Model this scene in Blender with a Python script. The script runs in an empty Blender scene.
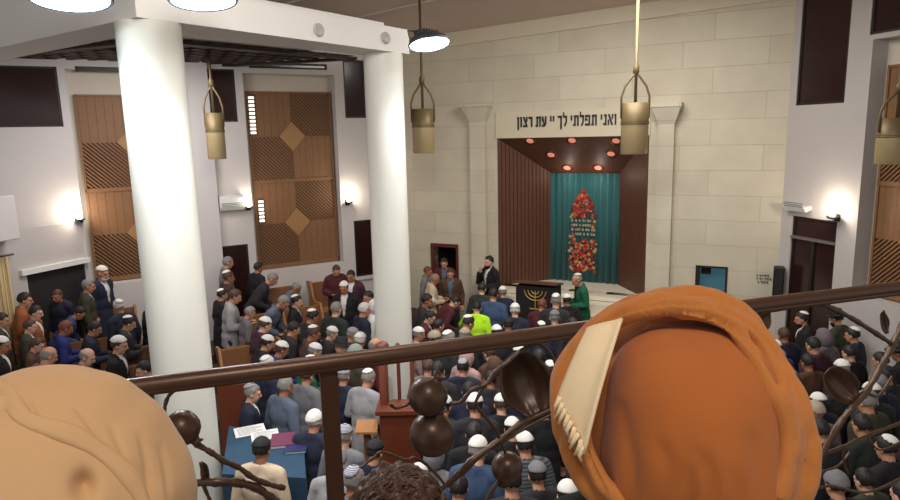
import bpy, bmesh, math, random
from mathutils import Vector, Matrix, noise
PI = math.pi
random.seed(7)
S = bpy.context.scene
COL = S.collection
V = Vector
# ------------------------------------------------------------------ camera
CAMZ = 6.0
FPX = 650.0
G = 1.28               # the hall is laid out in units of 1/G metre; everything is scaled to metres at the end
K = FPX / 750.0   # depths below were measured for a 750 px lens
PITCH = math.atan(116 / FPX)
ROLL = 0.0235
Fw = V((0, math.cos(PITCH), -math.sin(PITCH)))
R0 = V((1, 0, 0)); U0 = V((0, math.sin(PITCH), math.cos(PITCH)))
Rr = R0 * math.cos(ROLL) - U0 * math.sin(ROLL)
Uu = R0 * math.sin(ROLL) + U0 * math.cos(ROLL)
EYE = V((0, 0, CAMZ))
cam = bpy.data.cameras.new('camera'); cam.sensor_width = 36; cam.lens = 36 * FPX / 900
cam.clip_start = .05
camo = bpy.data.objects.new('camera', cam); COL.objects.link(camo)
camo.matrix_world = Matrix(((Rr.x, Uu.x, -Fw.x, EYE.x), (Rr.y, Uu.y, -Fw.y, EYE.y), (Rr.z, Uu.z, -Fw.z, EYE.z), (0, 0, 0, 1)))
S.camera = camo
S.view_settings.view_transform = 'Standard'; S.view_settings.look = 'None'
S.view_settings.gamma = 1; S.view_settings.use_curve_mapping = False
S.view_settings.exposure = 0.0
def ray(px, py): return Fw * FPX + Rr * (px - 450) + Uu * (250 - py)
def at_y(px, py, y):
    d = ray(px, py); return EYE + d * (y / d.y)
def at_z(px, py, z):
    d = ray(px, py); return EYE + d * ((z - CAMZ) / d.z)
def proj(p):
    q = p - EYE; w = q.dot(Fw); return (450 + FPX * q.dot(Rr) / w, 250 - FPX * q.dot(Uu) / w)
# ------------------------------------------------------------------ materials
def srgb(c):
    return tuple(((x / 255) / 12.92 if x / 255 < .04045 else ((x / 255 + .055) / 1.055) ** 2.4) for x in c) + (1,)
MATS = {}
def mat(name, rgb, rough=.7, metal=0., var=.08, scale=6., bump=0., bscale=60., sheen=0., emit=None, es=1., coat=0., spec=.5, wave=None):
    if name in MATS: return MATS[name]
    m = bpy.data.materials.new(name); m.use_nodes = True; nt = m.node_tree; N = nt.nodes; L = nt.links
    b = N['Principled BSDF']; col = srgb(rgb)
    b.inputs['Roughness'].default_value = rough; b.inputs['Metallic'].default_value = metal
    b.inputs['Sheen Weight'].default_value = sheen; b.inputs['Coat Weight'].default_value = coat
    b.inputs['Specular IOR Level'].default_value = spec
    tc = N.new('ShaderNodeTexCoord'); nz = N.new('ShaderNodeTexNoise'); nz.inputs['Scale'].default_value = scale
    nz.inputs['Detail'].default_value = 4
    L.new(tc.outputs['Object'], nz.inputs['Vector'])
    mx = N.new('ShaderNodeMix'); mx.data_type = 'RGBA'
    mx.inputs['A'].default_value = tuple(c * (1 - var) for c in col[:3]) + (1,)
    mx.inputs['B'].default_value = tuple(min(1, c * (1 + var)) for c in col[:3]) + (1,)
    L.new(nz.outputs['Fac'], mx.inputs['Factor'])
    src = mx.outputs['Result']
    if wave:
        wv = N.new('ShaderNodeTexWave'); wv.inputs['Scale'].default_value = wave[0]; wv.inputs['Distortion'].default_value = wave[1]
        wv.bands_direction = wave[2]
        L.new(tc.outputs['Object'], wv.inputs['Vector'])
        m2 = N.new('ShaderNodeMix'); m2.data_type = 'RGBA'; L.new(wv.outputs['Fac'], m2.inputs['Factor'])
        L.new(src, m2.inputs['A']); m2.inputs['B'].default_value = srgb(wave[3]); src = m2.outputs['Result']
    L.new(src, b.inputs['Base Color'])
    if emit:
        b.inputs['Emission Color'].default_value = srgb(emit); b.inputs['Emission Strength'].default_value = es
    if bump:
        n2 = N.new('ShaderNodeTexNoise'); n2.inputs['Scale'].default_value = bscale; n2.inputs['Detail'].default_value = 5
        L.new(tc.outputs['Object'], n2.inputs['Vector'])
        bp = N.new('ShaderNodeBump'); bp.inputs['Strength'].default_value = bump; bp.inputs['Distance'].default_value = .02
        L.new(n2.outputs['Fac'], bp.inputs['Height']); L.new(bp.outputs['Normal'], b.inputs['Normal'])
    MATS[name] = m; return m
def stone_mat():
    m = bpy.data.materials.new('stone_blocks'); m.use_nodes = True; nt = m.node_tree; N = nt.nodes; L = nt.links
    b = N['Principled BSDF']; b.inputs['Roughness'].default_value = .75
    tc = N.new('ShaderNodeTexCoord'); sx = N.new('ShaderNodeSeparateXYZ'); cx = N.new('ShaderNodeCombineXYZ')
    L.new(tc.outputs['Object'], sx.inputs[0]); L.new(sx.outputs['X'], cx.inputs['X']); L.new(sx.outputs['Z'], cx.inputs['Y'])
    br = N.new('ShaderNodeTexBrick'); br.inputs['Scale'].default_value = 1; br.inputs['Brick Width'].default_value = 1.9
    br.inputs['Row Height'].default_value = .62; br.inputs['Mortar Size'].default_value = .008; br.inputs['Mortar Smooth'].default_value = .6
    br.inputs['Color1'].default_value = srgb((203, 195, 175)); br.inputs['Color2'].default_value = srgb((196, 187, 167))
    br.inputs['Mortar'].default_value = srgb((176, 167, 147)); br.offset = .37
    L.new(cx.outputs[0], br.inputs['Vector'])
    nz = N.new('ShaderNodeTexNoise'); nz.inputs['Scale'].default_value = 1.4; nz.inputs['Detail'].default_value = 6
    L.new(tc.outputs['Object'], nz.inputs['Vector'])
    mx = N.new('ShaderNodeMix'); mx.data_type = 'RGBA'; mx.blend_type = 'OVERLAY'; mx.inputs['Factor'].default_value = .18
    L.new(br.outputs['Color'], mx.inputs['A']); L.new(nz.outputs['Fac'], mx.inputs['B']); L.new(mx.outputs['Result'], b.inputs['Base Color'])
    bp = N.new('ShaderNodeBump'); bp.inputs['Strength'].default_value = .35; bp.inputs['Distance'].default_value = .02
    L.new(br.outputs['Fac'], bp.inputs['Height']); bp.invert = True; L.new(bp.outputs['Normal'], b.inputs['Normal'])
    return m
M_STONE = stone_mat()
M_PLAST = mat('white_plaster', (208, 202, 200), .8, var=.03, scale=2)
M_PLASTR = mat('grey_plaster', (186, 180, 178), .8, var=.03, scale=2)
M_NICHE = mat('cream_plaster', (214, 204, 188), .8, var=.03, scale=2)
M_PILL = mat('pillar_paint', (224, 223, 214), .55, var=.03, scale=3, bump=.05, bscale=8)
M_BEAM = mat('beam_paint', (232, 229, 225), .7, var=.03, scale=2)
M_CEIL = mat('ceiling_board', (214, 196, 184), .9, var=.06, scale=30, bump=.2, bscale=90)
M_SEAM = mat('ceiling_seam', (205, 196, 186), .8)
M_FLOOR = mat('carpet', (44, 38, 38), .95, var=.25, scale=40)
M_DKWOOD = mat('dark_brown_wood', (92, 57, 41), .5, var=.2, scale=5, bump=.1, bscale=30)
M_REDWOOD = mat('red_brown_wood', (104, 50, 28), .45, var=.2, scale=5, bump=.1, bscale=30)
M_PINE = mat('tan_pine_wood', (158, 108, 62), .5, var=.15, scale=8)
M_LATT = mat('honey_lattice_wood', (130, 92, 60), .6, var=.1, scale=8)
M_LATTD = mat('brown_lattice_back', (88, 61, 40), .7, var=.1, scale=8)
M_DIAM = mat('light_lattice_wood', (158, 118, 76), .55, var=.08, scale=8)
M_GLASSD = mat('dark_window_glass', (46, 26, 25), .15, var=.1, spec=.5)
M_FRAMED = mat('dark_frame', (34, 24, 22), .5)
M_BLACK = mat('black_plastic', (20, 20, 22), .5)
M_WHITE = mat('white_enamel', (225, 225, 222), .5)
M_MARBLE = mat('white_marble', (226, 218, 200), .4, var=.1, scale=3)
M_BRASS = mat('aged_brass', (106, 90, 60), .5, .35, var=.15)
M_BRASSL = mat('lantern_glass', (152, 134, 98), .45, .15, var=.1)
M_IRON = mat('dark_bronze_iron', (84, 62, 48), .32, .3, var=.25, scale=25)
M_RAIL = mat('bronze_rail_paint', (92, 64, 48), .32, .3, var=.15, scale=20)
M_VELVET = mat('teal_velvet', (14, 96, 98), .8, var=.12, scale=3, sheen=.2)
# ------------------------------------------------------------------ object helpers
def link(name, me, m=None, parent=None, smooth=False):
    o = bpy.data.objects.new(name, me); COL.objects.link(o)
    if m is not None and len(me.materials) == 0:
        for x in (m if isinstance(m, (list, tuple)) else [m]): me.materials.append(x)
    if parent is not None: o.parent = parent
    if smooth:
        for p in me.polygons: p.use_smooth = True
    return o
def tag(o, label=None, cat=None, group=None, kind=None):
    if label: o['label'] = label
    if cat: o['category'] = cat
    if group: o['group'] = group
    if kind: o['kind'] = kind
    return o
def struct(o, label=None): return tag(o, label, None, None, 'structure')
def empty(name, loc=(0, 0, 0), rz=0):
    o = bpy.data.objects.new(name, None); COL.objects.link(o); o.location = loc; o.rotation_euler = (0, 0, rz); o.empty_display_size = .1
    return o
class MB:
    """collects shapes into one mesh"""
    def __init__(s): s.bm = bmesh.new()
    def box(s, x0, x1, y0, y1, z0, z1, M=None):
        vs = [s.bm.verts.new((x, y, z)) for z in (z0, z1) for y in (y0, y1) for x in (x0, x1)]
        if M is not None:
            for v in vs: v.co = M @ v.co
        for f in ((0, 2, 3, 1), (4, 5, 7, 6), (0, 1, 5, 4), (1, 3, 7, 5), (3, 2, 6, 7), (2, 0, 4, 6)):
            s.bm.faces.new([vs[i] for i in f])
        return s
    def quad(s, *ps):
        s.bm.faces.new([s.bm.verts.new(p) for p in ps]); return s
    def prism(s, pts, d):
        a = [s.bm.verts.new(p) for p in pts]; b = [s.bm.verts.new(V(p) + V(d)) for p in pts]; n = len(pts)
        s.bm.faces.new(a); s.bm.faces.new(list(reversed(b)))
        for i in range(n): s.bm.faces.new((a[(i + 1) % n], a[i], b[i], b[(i + 1) % n]))
        return s
    def lathe(s, prof, seg=24, M=None, caps=True):
        rings = []
        for r, z in prof:
            if r < 1e-5: rings.append([s.bm.verts.new((0, 0, z))])
            else: rings.append([s.bm.verts.new((r * math.cos(2 * PI * k / seg), r * math.sin(2 * PI * k / seg), z)) for k in range(seg)])
        for a, b in zip(rings, rings[1:]):
            for k in range(seg):
                k2 = (k + 1) % seg
                q = [a[k % len(a)], a[k2 % len(a)], b[k2 % len(b)], b[k % len(b)]]
                q = list(dict.fromkeys(q))
                if len(q) > 2: s.bm.faces.new(q)
        if caps:
            if len(rings[0]) > 2: s.bm.faces.new(list(reversed(rings[0])))
            if len(rings[-1]) > 2: s.bm.faces.new(rings[-1])
        if M is not None:
            for rg in rings:
                for v in rg: v.co = M @ v.co
        return s
    def tube(s, pts, rad, seg=10, flat=None):
        """swept tube; rad number or list; flat = (normal vector, ratio) squashes along normal"""
        pts = [V(p) for p in pts]; n = len(pts)
        rads = rad if isinstance(rad, (list, tuple)) else [rad] * n
        rings = []; up = V((0, 0, 1)); prev = None
        for i, p in enumerate(pts):
            t = (pts[min(i + 1, n - 1)] - pts[max(i - 1, 0)]).normalized()
            if prev is None:
                a = t.cross(up)
                if a.length < .05: a = t.cross(V((1, 0, 0)))
            else: a = prev - t * prev.dot(t)
            a.normalize(); prev = a; b = t.cross(a)
            rings.append([s.bm.verts.new(p + (a * math.cos(2 * PI * k / seg) + b * math.sin(2 * PI * k / seg)) * rads[i]) for k in range(seg)])
        for a, b in zip(rings, rings[1:]):
            for k in range(seg): s.bm.faces.new((a[k], a[(k + 1) % seg], b[(k + 1) % seg], b[k]))
        s.bm.faces.new(list(reversed(rings[0]))); s.bm.faces.new(rings[-1])
        return s
    def ell(s, c, r, M=None, u=20, v=12, fn=None):
        rr = [(math.sin(PI * j / v), -math.cos(PI * j / v)) for j in range(v + 1)]
        rings = []
        for (q, z) in rr:
            if q < 1e-6: rings.append([s.bm.verts.new((0, 0, z))])
            else: rings.append([s.bm.verts.new((q * math.cos(2 * PI * k / u), q * math.sin(2 * PI * k / u), z)) for k in range(u)])
        for a, b in zip(rings, rings[1:]):
            for k in range(u):
                q = list(dict.fromkeys([a[k % len(a)], a[(k + 1) % u % len(a)], b[(k + 1) % u % len(b)], b[k % len(b)]]))
                if len(q) > 2: s.bm.faces.new(q)
        for rg in rings:
            for w in rg:
                p = V((w.co.x * r[0], w.co.y * r[1], w.co.z * r[2]))
                if fn: p = fn(p)
                if M is not None: p = M @ p
                w.co = p + V(c)
        return s
    def cap(s, p0, r0, p1, r1, seg=12):
        p0 = V(p0); p1 = V(p1); t = p1 - p0; L = t.length; t.normalize()
        ps = []; rs = []
        for k in range(5): a = PI / 2 * k / 4; ps.append(p0 - t * r0 * math.cos(a)); rs.append(max(r0 * math.sin(a), r0 * .02))
        for k in range(5): a = PI / 2 * k / 4; ps.append(p1 + t * r1 * math.sin(a)); rs.append(max(r1 * math.cos(a), r1 * .02))
        return s.tube(ps, rs, seg)
    def mesh(s, name='m', normals=True):
        if normals: bmesh.ops.recalc_face_normals(s.bm, faces=s.bm.faces[:])
        me = bpy.data.meshes.new(name); s.bm.to_mesh(me); s.bm.free(); return me
    def build(s, name, m, parent=None, smooth=False):
        return link(name, s.mesh(name), m, parent, smooth)
def remesh(mb, vox, smooth=2, name='m'):
    me = mb.mesh(name); o = bpy.data.objects.new('tmp', me); COL.objects.link(o)
    md = o.modifiers.new('r', 'REMESH'); md.mode = 'VOXEL'; md.voxel_size = vox
    dg = bpy.context.evaluated_depsgraph_get(); dg.update()
    out = bpy.data.meshes.new_from_object(o.evaluated_get(dg))
    bpy.data.objects.remove(o); bpy.data.meshes.remove(me)
    bm = bmesh.new(); bm.from_mesh(out)
    for _ in range(smooth): bmesh.ops.smooth_vert(bm, verts=bm.verts[:], factor=.5, use_axis_x=True, use_axis_y=True, use_axis_z=True)
    bm.to_mesh(out); bm.free(); out.name = name
    for p in out.polygons: p.use_smooth = True
    return out
def bevel(o, w=.01, seg=2):
    md = o.modifiers.new('bevel', 'BEVEL'); md.width = w; md.segments = seg; md.limit_method = 'ANGLE'; return o
# ------------------------------------------------------------------ wall frames
class Frame:
    def __init__(s, o, ang, inward_left):
        s.o = V((o[0], o[1], 0)); s.u = V((math.cos(ang), math.sin(ang), 0))
        s.n = V((-s.u.y, s.u.x, 0)) if inward_left else V((s.u.y, -s.u.x, 0))
        s.M = Matrix(((s.u.x, s.n.x, 0, s.o.x), (s.u.y, s.n.y, 0, s.o.y), (0, 0, 1, 0), (0, 0, 0, 1)))
        # local: x along wall, y inward, z up
    def hit(s, px, py, off=0.):
        d = ray(px, py); t = (s.o + s.n * off - EYE).dot(s.n) / d.dot(s.n); p = EYE + d * t
        return (p - s.o).dot(s.u), p.z
    def P(s, u, n, z): return s.o + s.u * u + s.n * n + V((0, 0, z))
    def loc(s, p): q = p - s.o; return q.dot(s.u), q.dot(s.n)
    def rect(s, x0, y0, x1, y1, off=0.):
        """pixel rectangle -> u0,u1,z0,z1 (mean of the four corners)"""
        a = s.hit(x0, y0, off); b = s.hit(x1, y0, off); c = s.hit(x0, y1, off); d = s.hit(x1, y1, off)
        us = sorted(((a[0] + c[0]) / 2, (b[0] + d[0]) / 2)); zs = sorted(((a[1] + b[1]) / 2, (c[1] + d[1]) / 2))
        return us[0], us[1], zs[0], zs[1]
    def put(s, o):
        o.matrix_world = s.M; return o
A = math.atan(FPX / 1353)
p560 = V(((560 - 450) / 750 * 20.5, 20.5 * K, 0))
FAR = Frame(p560, -A, False)           # u to the right, n towards the camera
tl = FAR.hit(397, 200)[0]; tr = FAR.hit(784, 180)[0]
CL = FAR.P(tl, 0, 0); CR = FAR.P(tr, 0, 0)
LEFT = Frame(CL, math.radians(209.4), True)   # u to the left/near, n into the hall
RIGHT = Frame(CR, math.radians(-72.8), False)
if LEFT.n.x < 0: LEFT.n = -LEFT.n; LEFT.__init__(CL, math.radians(209.4), False)
def wall_mesh(name, fr, u0, u1, z0, z1, holes, m, thick=.3):
    us = sorted(set([u0, u1] + [h[k] for h in holes for k in (0, 1)])); zs = sorted(set([z0, z1] + [h[k] for h in holes for k in (2, 3)]))
    us = [u for u in us if u0 <= u <= u1]; zs = [z for z in zs if z0 <= z <= z1]
    bm = bmesh.new(); vd = {}
    def vv(u, y, z):
        k = (round(u, 4), round(y, 4), round(z, 4))
        if k not in vd: vd[k] = bm.verts.new((u, y, z))
        return vd[k]
    solid = lambda i, j: 0 <= i < len(us) - 1 and 0 <= j < len(zs) - 1 and not any(h[0] <= (us[i] + us[i + 1]) / 2 <= h[1] and h[2] <= (zs[j] + zs[j + 1]) / 2 <= h[3] for h in holes)
    for i in range(len(us) - 1):
        for j in range(len(zs) - 1):
            if not solid(i, j): continue
            a, b, c, d = us[i], us[i + 1], zs[j], zs[j + 1]
            bm.faces.new((vv(a, 0, c), vv(a, 0, d), vv(b, 0, d), vv(b, 0, c)))
            bm.faces.new((vv(a, -thick, c), vv(b, -thick, c), vv(b, -thick, d), vv(a, -thick, d)))
            for (di, dj, p, q) in ((-1, 0, (a, c), (a, d)), (1, 0, (b, d), (b, c)), (0, -1, (b, c), (a, c)), (0, 1, (a, d), (b, d))):
                if not solid(i + di, j + dj):
                    bm.faces.new((vv(p[0], 0, p[1]), vv(p[0], -thick, p[1]), vv(q[0], -thick, q[1]), vv(q[0], 0, q[1])))
    bmesh.ops.recalc_face_normals(bm, faces=bm.faces[:])
    me = bpy.data.meshes.new(name); bm.to_mesh(me); bm.free()
    o = link(name, me, m); fr.put(o); return struct(o)
ZT = 9.75
# ================================================================== FAR WALL with the ark
ARK = list(FAR.rect(498, 137, 647, 291))
UC = (ARK[0] + ARK[1]) / 2
DOORF = list(FAR.rect(435, 247, 457, 300)); DOORF[2] = .02
TEAL = list(FAR.rect(695, 266, 727, 303))
far = wall_mesh('wall_far', FAR, tl, tr, 0, ZT, [ARK, DOORF, TEAL], M_STONE, .25)
def on(fr, mb, name, m, parent=None, smooth=False):
    o = mb.build(name, m, None, smooth)
    if parent is None: fr.put(o)
    else: o.parent = parent
    return o
def fbox(fr, name, m, r, n0, n1, parent=None):
    return on(fr, MB().box(r[0], r[1], n0, n1, r[2], r[3]), name, m, parent)
# lintel band with the inscription, pilasters
lint = list(FAR.rect(500, 110, 640, 136)); lint[0] = ARK[0] - .02; lint[1] = ARK[1] + .02; lint[2] = ARK[3]
M_LINT = mat('smooth_limestone', (206, 196, 172), .7, var=.04, scale=2)
struct(fbox(FAR, 'trim_1', M_LINT, lint, 0, .05), 'pale smooth stone lintel above the ark')
cz = FAR.hit(573, 99)[1]
for i, (x0, x1) in enumerate(((468, 494), (651, 679))):
    r = FAR.rect(x0, 104, x1, 290); w = r[1] - r[0]
    mb = MB().box(r[0] + w * .22, r[1] - w * .22, 0, .22, 1.3, r[3] - .4)
    # flared capital
    a, b = r[0] + w * .22, r[1] - w * .22
    z0, z1 = r[3] - .5, r[3] - .08
    lo = [(a, 0, z0), (b, 0, z0), (b, .22, z0), (a, .22, z0)]
    hi = [(r[0], 0, z1), (r[1], 0, z1), (r[1], .4, z1), (r[0], .4, z1)]
    bl = [mb.bm.verts.new(p) for p in lo]; bh = [mb.bm.verts.new(p) for p in hi]
    mb.bm.faces.new(bl); mb.bm.faces.new(bh[::-1])
    for k in range(4): mb.bm.faces.new((bl[k], bh[k], bh[(k + 1) % 4], bl[(k + 1) % 4]))
    mb.box(r[0] - .02, r[1] + .02, 0, .42, z1, z1 + .1)
    struct(on(FAR, mb, 'trim_%d' % (2 + i), M_STONE), 'pale stone pilaster with a flared capital beside the ark')
# inscription, the letters standing on the lintel
tu = FAR.hit(518, 122)[0]; tv = FAR.hit(617, 118)[0]; tz0 = FAR.hit(567, 126)[1]; tz1 = FAR.hit(567, 113.5)[1]
GLY = {  # width, boxes (x0,y0,x1,y1), polygons
 'vav': (.30, [(.06, 0, .28, 1), (0, .8, .28, 1)], []), 'yod': (.26, [(.04, .5, .26, 1)], []), 'nunf': (.30, [(.06, -.28, .28, 1), (0, .8, .28, 1)], []),
 'alef': (.74, [(.54, .55, .74, 1), (0, 0, .2, .5)], [[(0, 1), (.24, 1), (.74, 0), (.5, 0)]]), 'nun': (.46, [(.24, 0, .46, 1), (.1, .8, .46, 1), (0, 0, .46, .2)], []),
 'tav': (.78, [(.08, .8, .78, 1), (.56, 0, .78, 1), (.14, 0, .35, .9), (0, 0, .35, .18)], []), 'pe': (.72, [(0, .8, .72, 1), (.5, 0, .72, 1), (0, 0, .72, .2), (0, .45, .2, 1), (0, .45, .36, .62)], []),
 'lamed': (.6, [(0, .8, .18, 1.32), (0, .8, .6, 1), (.38, .35, .6, 1)], [[(.38, .4), (.6, .4), (.4, 0), (.16, 0)]]), 'kaff': (.62, [(0, .8, .62, 1), (.4, -.28, .62, 1)], []),
 'ayin': (.7, [(.48, .3, .7, 1), (0, .5, .2, 1), (0, 0, .5, .2)], [[(0, 1), (.2, 1), (.5, .1), (.3, .1)], [(.48, .35), (.7, .35), (.5, 0), (.26, 0)]]), 'resh': (.6, [(0, .8, .6, 1), (.38, 0, .6, 1)], []),
 'tsadi': (.68, [(.48, .55, .68, 1), (0, 0, .68, .2)], [[(0, 1), (.24, 1), (.68, .15), (.44, .15)], [(.5, .55), (.68, .6), (.5, .4), (.36, .5)]]),
}
line = ['nunf', 'vav', 'tsadi', 'resh', None, 'tav', 'ayin', None, 'yod', 'yod', None, 'kaff', 'lamed', None, 'yod', 'tav', 'lamed', 'pe', 'tav', None, 'yod', 'nun', 'alef', 'vav']
tot = sum((GLY[k][0] + .16) if k else .34 for k in line) - .16
mb = MB(); x = tu; hs = (tz1 - tz0) * .84; ks = (tv - tu) / tot
for k in line:
    if not k: x += .34 * ks; continue
    gw, bx, pg = GLY[k]
    for n_, (x0, y0, x1, y1) in enumerate(bx): mb.box(x + x0 * ks, x + x1 * ks, .052, .075 + .0007 * n_, tz0 + y0 * hs, tz0 + y1 * hs)
    for pl_ in pg: mb.prism([(x + px * ks, .052, tz0 + py * hs) for px, py in pl_], (0, .0262, 0))
    x += (gw + .16) * ks
ins = link('wall_inscription', mb.mesh('inscription'), mat('black_lettering', (34, 30, 26), .6)); FAR.put(ins)
tag(ins, 'black Hebrew lettering on the pale stone lintel above the ark', 'inscription')
# ark: recess with splayed timber sides, sloped timber soffit with downlights, velvet curtain
ark = empty('ark_recess'); FAR.put(ark)
tag(ark, 'tall recessed ark with brown timber sides and a teal velvet curtain', 'ark')
D = 1.25
def deep(px, py): return FAR.hit(px, py, -D)
cu0 = (deep(550, 172)[0] + deep(551, 286)[0]) / 2; cu1 = (deep(620, 172)[0] + deep(620, 288)[0]) / 2
cz1 = deep(585, 173)[1]; cz0 = ARK[2] + .02
def splay(ua, ub, za, zb, name):
    n = 14; mb = MB()
    pa = V((ua, .0, 0)); pb = V((ub, -D, 0)); d = (pb - pa)
    side = V((-d.y, d.x, 0)).normalized() * (-1 if ub > ua else 1)
    for k in range(n):
        a = pa + d * (k / n); b = pa + d * ((k + .86) / n); o = side * -.035
        z1a = za + (zb - za) * (k / n); z1b = za + (zb - za) * ((k + .86) / n)
        mb.prism([(a.x, a.y, ARK[2]), (b.x, b.y, ARK[2]), (b.x, b.y, z1b), (a.x, a.y, z1a)], o)
    q = side * .01
    mb.prism([(pa.x, pa.y, ARK[2]), (pb.x, pb.y, ARK[2]), (pb.x, pb.y, zb), (pa.x, pa.y, za)], side * .06)
    on(FAR, mb, name, M_DKWOOD, ark)
splay(ARK[0], cu0, ARK[3], cz1, 'side_panel'); splay(ARK[1], cu1, ARK[3], cz1, 'side_panel')
mb = MB(); mb.prism([(ARK[0], 0, ARK[3]), (ARK[1], 0, ARK[3]), (cu1, -D, cz1), (cu0, -D, cz1)], (0, 0, .08)); on(FAR, mb, 'soffit', M_DKWOOD, ark)
mb = MB(); mb.box(ARK[0] - .02, ARK[1] + .02, -D - .3, .3, ARK[2] - .12, ARK[2]); on(FAR, mb, 'sill', M_MARBLE, ark)
on(FAR, MB().box(cu0 - .3, cu1 + .3, -D - .14, -D - .1, ARK[2], cz1 + .3), 'back_panel', M_DKWOOD, ark)
# curtain with folds
mb = MB(); n = 90
top = []; bot = []
for k in range(n + 1):
    u = cu0 + (cu1 - cu0) * k / n; y = -D + .045 * math.sin(k / n * PI * 22) + .02 * math.sin(k * .7)
    top.append((u, y, cz1)); bot.append((u, y * 1.0, cz0))
for k in range(n): mb.quad(top[k], bot[k], bot[k + 1], top[k + 1])
cur = on(FAR, mb, 'curtain', M_VELVET, ark, True)
md = cur.modifiers.new('s', 'SOLIDIFY'); md.thickness = .01
# embroidery: pointed-arch field of flowers with lines of lettering
e0 = deep(570, 228)[0]; e1 = deep(597, 228)[0]; ez1 = deep(583, 190)[1]; ez0 = deep(583, 271)[1]
ew = e1 - e0; ec = (e0 + e1) / 2; eh = ez1 - ez0
pal = [mat('thread_' + n_, c_, .8, var=.1) for n_, c_ in (('red', (172, 36, 34)), ('orange', (196, 96, 44)), ('gold', (188, 150, 92)), ('pink', (176, 84, 96)), ('cream', (172, 160, 132)), ('green', (36, 84, 72)), ('crimson', (116, 24, 40)))]
for nm, mts in (('embroidery', pal),):
    mb = MB(); idx = []
    rnd = random.Random(3)
    cnt = 0
    for k in range(460):
        a = rnd.random(); z = ez0 + eh * a; hw = ew / 2
        if a > .72: hw *= max(0, 1 - ((a - .72) / .28)) ** .75
        x = ec + (rnd.random() * 2 - 1) * hw
        if .40 < a < .66 and abs(x - ec) < ew * .36: continue
        r = (.03 + .045 * rnd.random()); p = rnd.randint(5, 7); y = -D + .075 + rnd.random() * .02
        mb.bm.faces.ensure_lookup_table(); before = len(mb.bm.faces)
        ph = rnd.random() * 6; ctr = mb.bm.verts.new((x, y + .012, z)); ring = []
        for q in range(p * 2):
            rr = r * (1 if q % 2 else .55); ring.append(mb.bm.verts.new((x + rr * math.cos(ph + PI * q / p), y, z + rr * math.sin(ph + PI * q / p))))
        for q in range(p * 2): mb.bm.faces.new((ctr, ring[q], ring[(q + 1) % (2 * p)]))
        edge = abs(x - ec) / (ew / 2)
        mi = rnd.choice([4, 5, 2, 0, 6, 5]) if edge > .75 else rnd.choice([0, 0, 1, 1, 3, 2, 6, 0])
        idx += [mi] * (p * 2)
    # lettering lines in cream
    for row in range(4):
        z = ez0 + eh * (.45 + row * .055); x = ec - ew * .42
        while x < ec + ew * .4:
            w = rnd.uniform(.025, .06); h = eh * .03
            mb.box(x, x + w, -D + .07, -D + .085, z, z + h); idx += [4] * 6
            x += w + rnd.choice([.018, .018, .06])
    em = mb.mesh(nm, False); o = link(nm, em, mts)
    for i, p in enumerate(em.polygons): p.material_index = idx[i]
    o.parent = cur
# downlights in the soffit
lp = [(530, 141), (572, 140.5), (616, 141), (551, 155), (611, 154), (567, 168), (598, 168)]
M_DL = mat('copper_downlight', (120, 58, 46), .4, .4)
M_DLE = mat('downlight_glow', (214, 132, 108), .5, emit=(240, 150, 124), es=.55)
sn = V((0, ARK[3] - cz1, D)).normalized()  # soffit slope in (y,z)
for px, py in lp:
    d = ray(px, py); o3 = FAR.M.inverted() @ EYE; dd = FAR.M.inverted().to_3x3() @ d
    # plane through (y=0,z=ARK3),(y=-D,z=cz1)
    k = (ARK[3] - cz1) / D
    s_ = (ARK[3] + k * o3.y - o3.z) / (dd.z - k * dd.y); q = o3 + dd * s_
    R = Matrix.Translation(q) @ Matrix.Rotation(math.atan(k), 4, 'X')
    ring = on(FAR, MB().lathe([(.13, -.012), (.17, -.012), (.17, .02), (.13, .02), (.11, .03)], 20, R, False), 'downlight', M_DL, ark, True)
    on(FAR, MB().lathe([(0, .002), (.08, -.015), (.12, .012)], 20, R, False), 'bulb', M_DLE, ring, True)
for px, py in lp[5:]:
    l = bpy.data.lights.new('downlight_lamp', 'POINT'); l.energy = 5; l.color = (1, .84, .7); l.shadow_soft_size = .08
    lo = bpy.data.objects.new('downlight_lamp', l); COL.objects.link(lo); u_, z_ = FAR.hit(px, py, -D * .75); lo.location = FAR.P(u_, -D * .72, z_ - .25)
# marble steps before the ark
st = empty('ark_steps'); FAR.put(st); tag(st, 'white marble steps curving out below the ark', 'steps')
def halfdisc(hw, dep, z0, z1, name):
    pts = [(UC + hw * math.cos(a) if abs(math.cos(a)) < .999 else UC + hw * round(math.cos(a)), .0 + dep * math.sin(a) ** .6, z0) for a in [PI * k / 28 for k in range(29)]]
    return on(FAR, MB().prism(pts, (0, 0, z1 - z0)), name, M_MARBLE, st)
AH = (ARK[1] - ARK[0]) / 2; zs_ = [.26 + (ARK[2] - .14 - .26) * k / 5 for k in range(6)]
for k in range(5): halfdisc(AH * (1.0 - .02 * k), 1.9 - .28 * k, zs_[k] + .002, zs_[k + 1], 'step')
# platforms
M_PLAT = mat('platform_carpet', (70, 52, 46), .95, var=.2, scale=30)
struct(on(FAR, MB().box(UC - 3.2, UC + 3.2, .015, 3.2, 0, .26), 'floor_dais', M_PLAT), 'raised dais below the ark')
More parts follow.
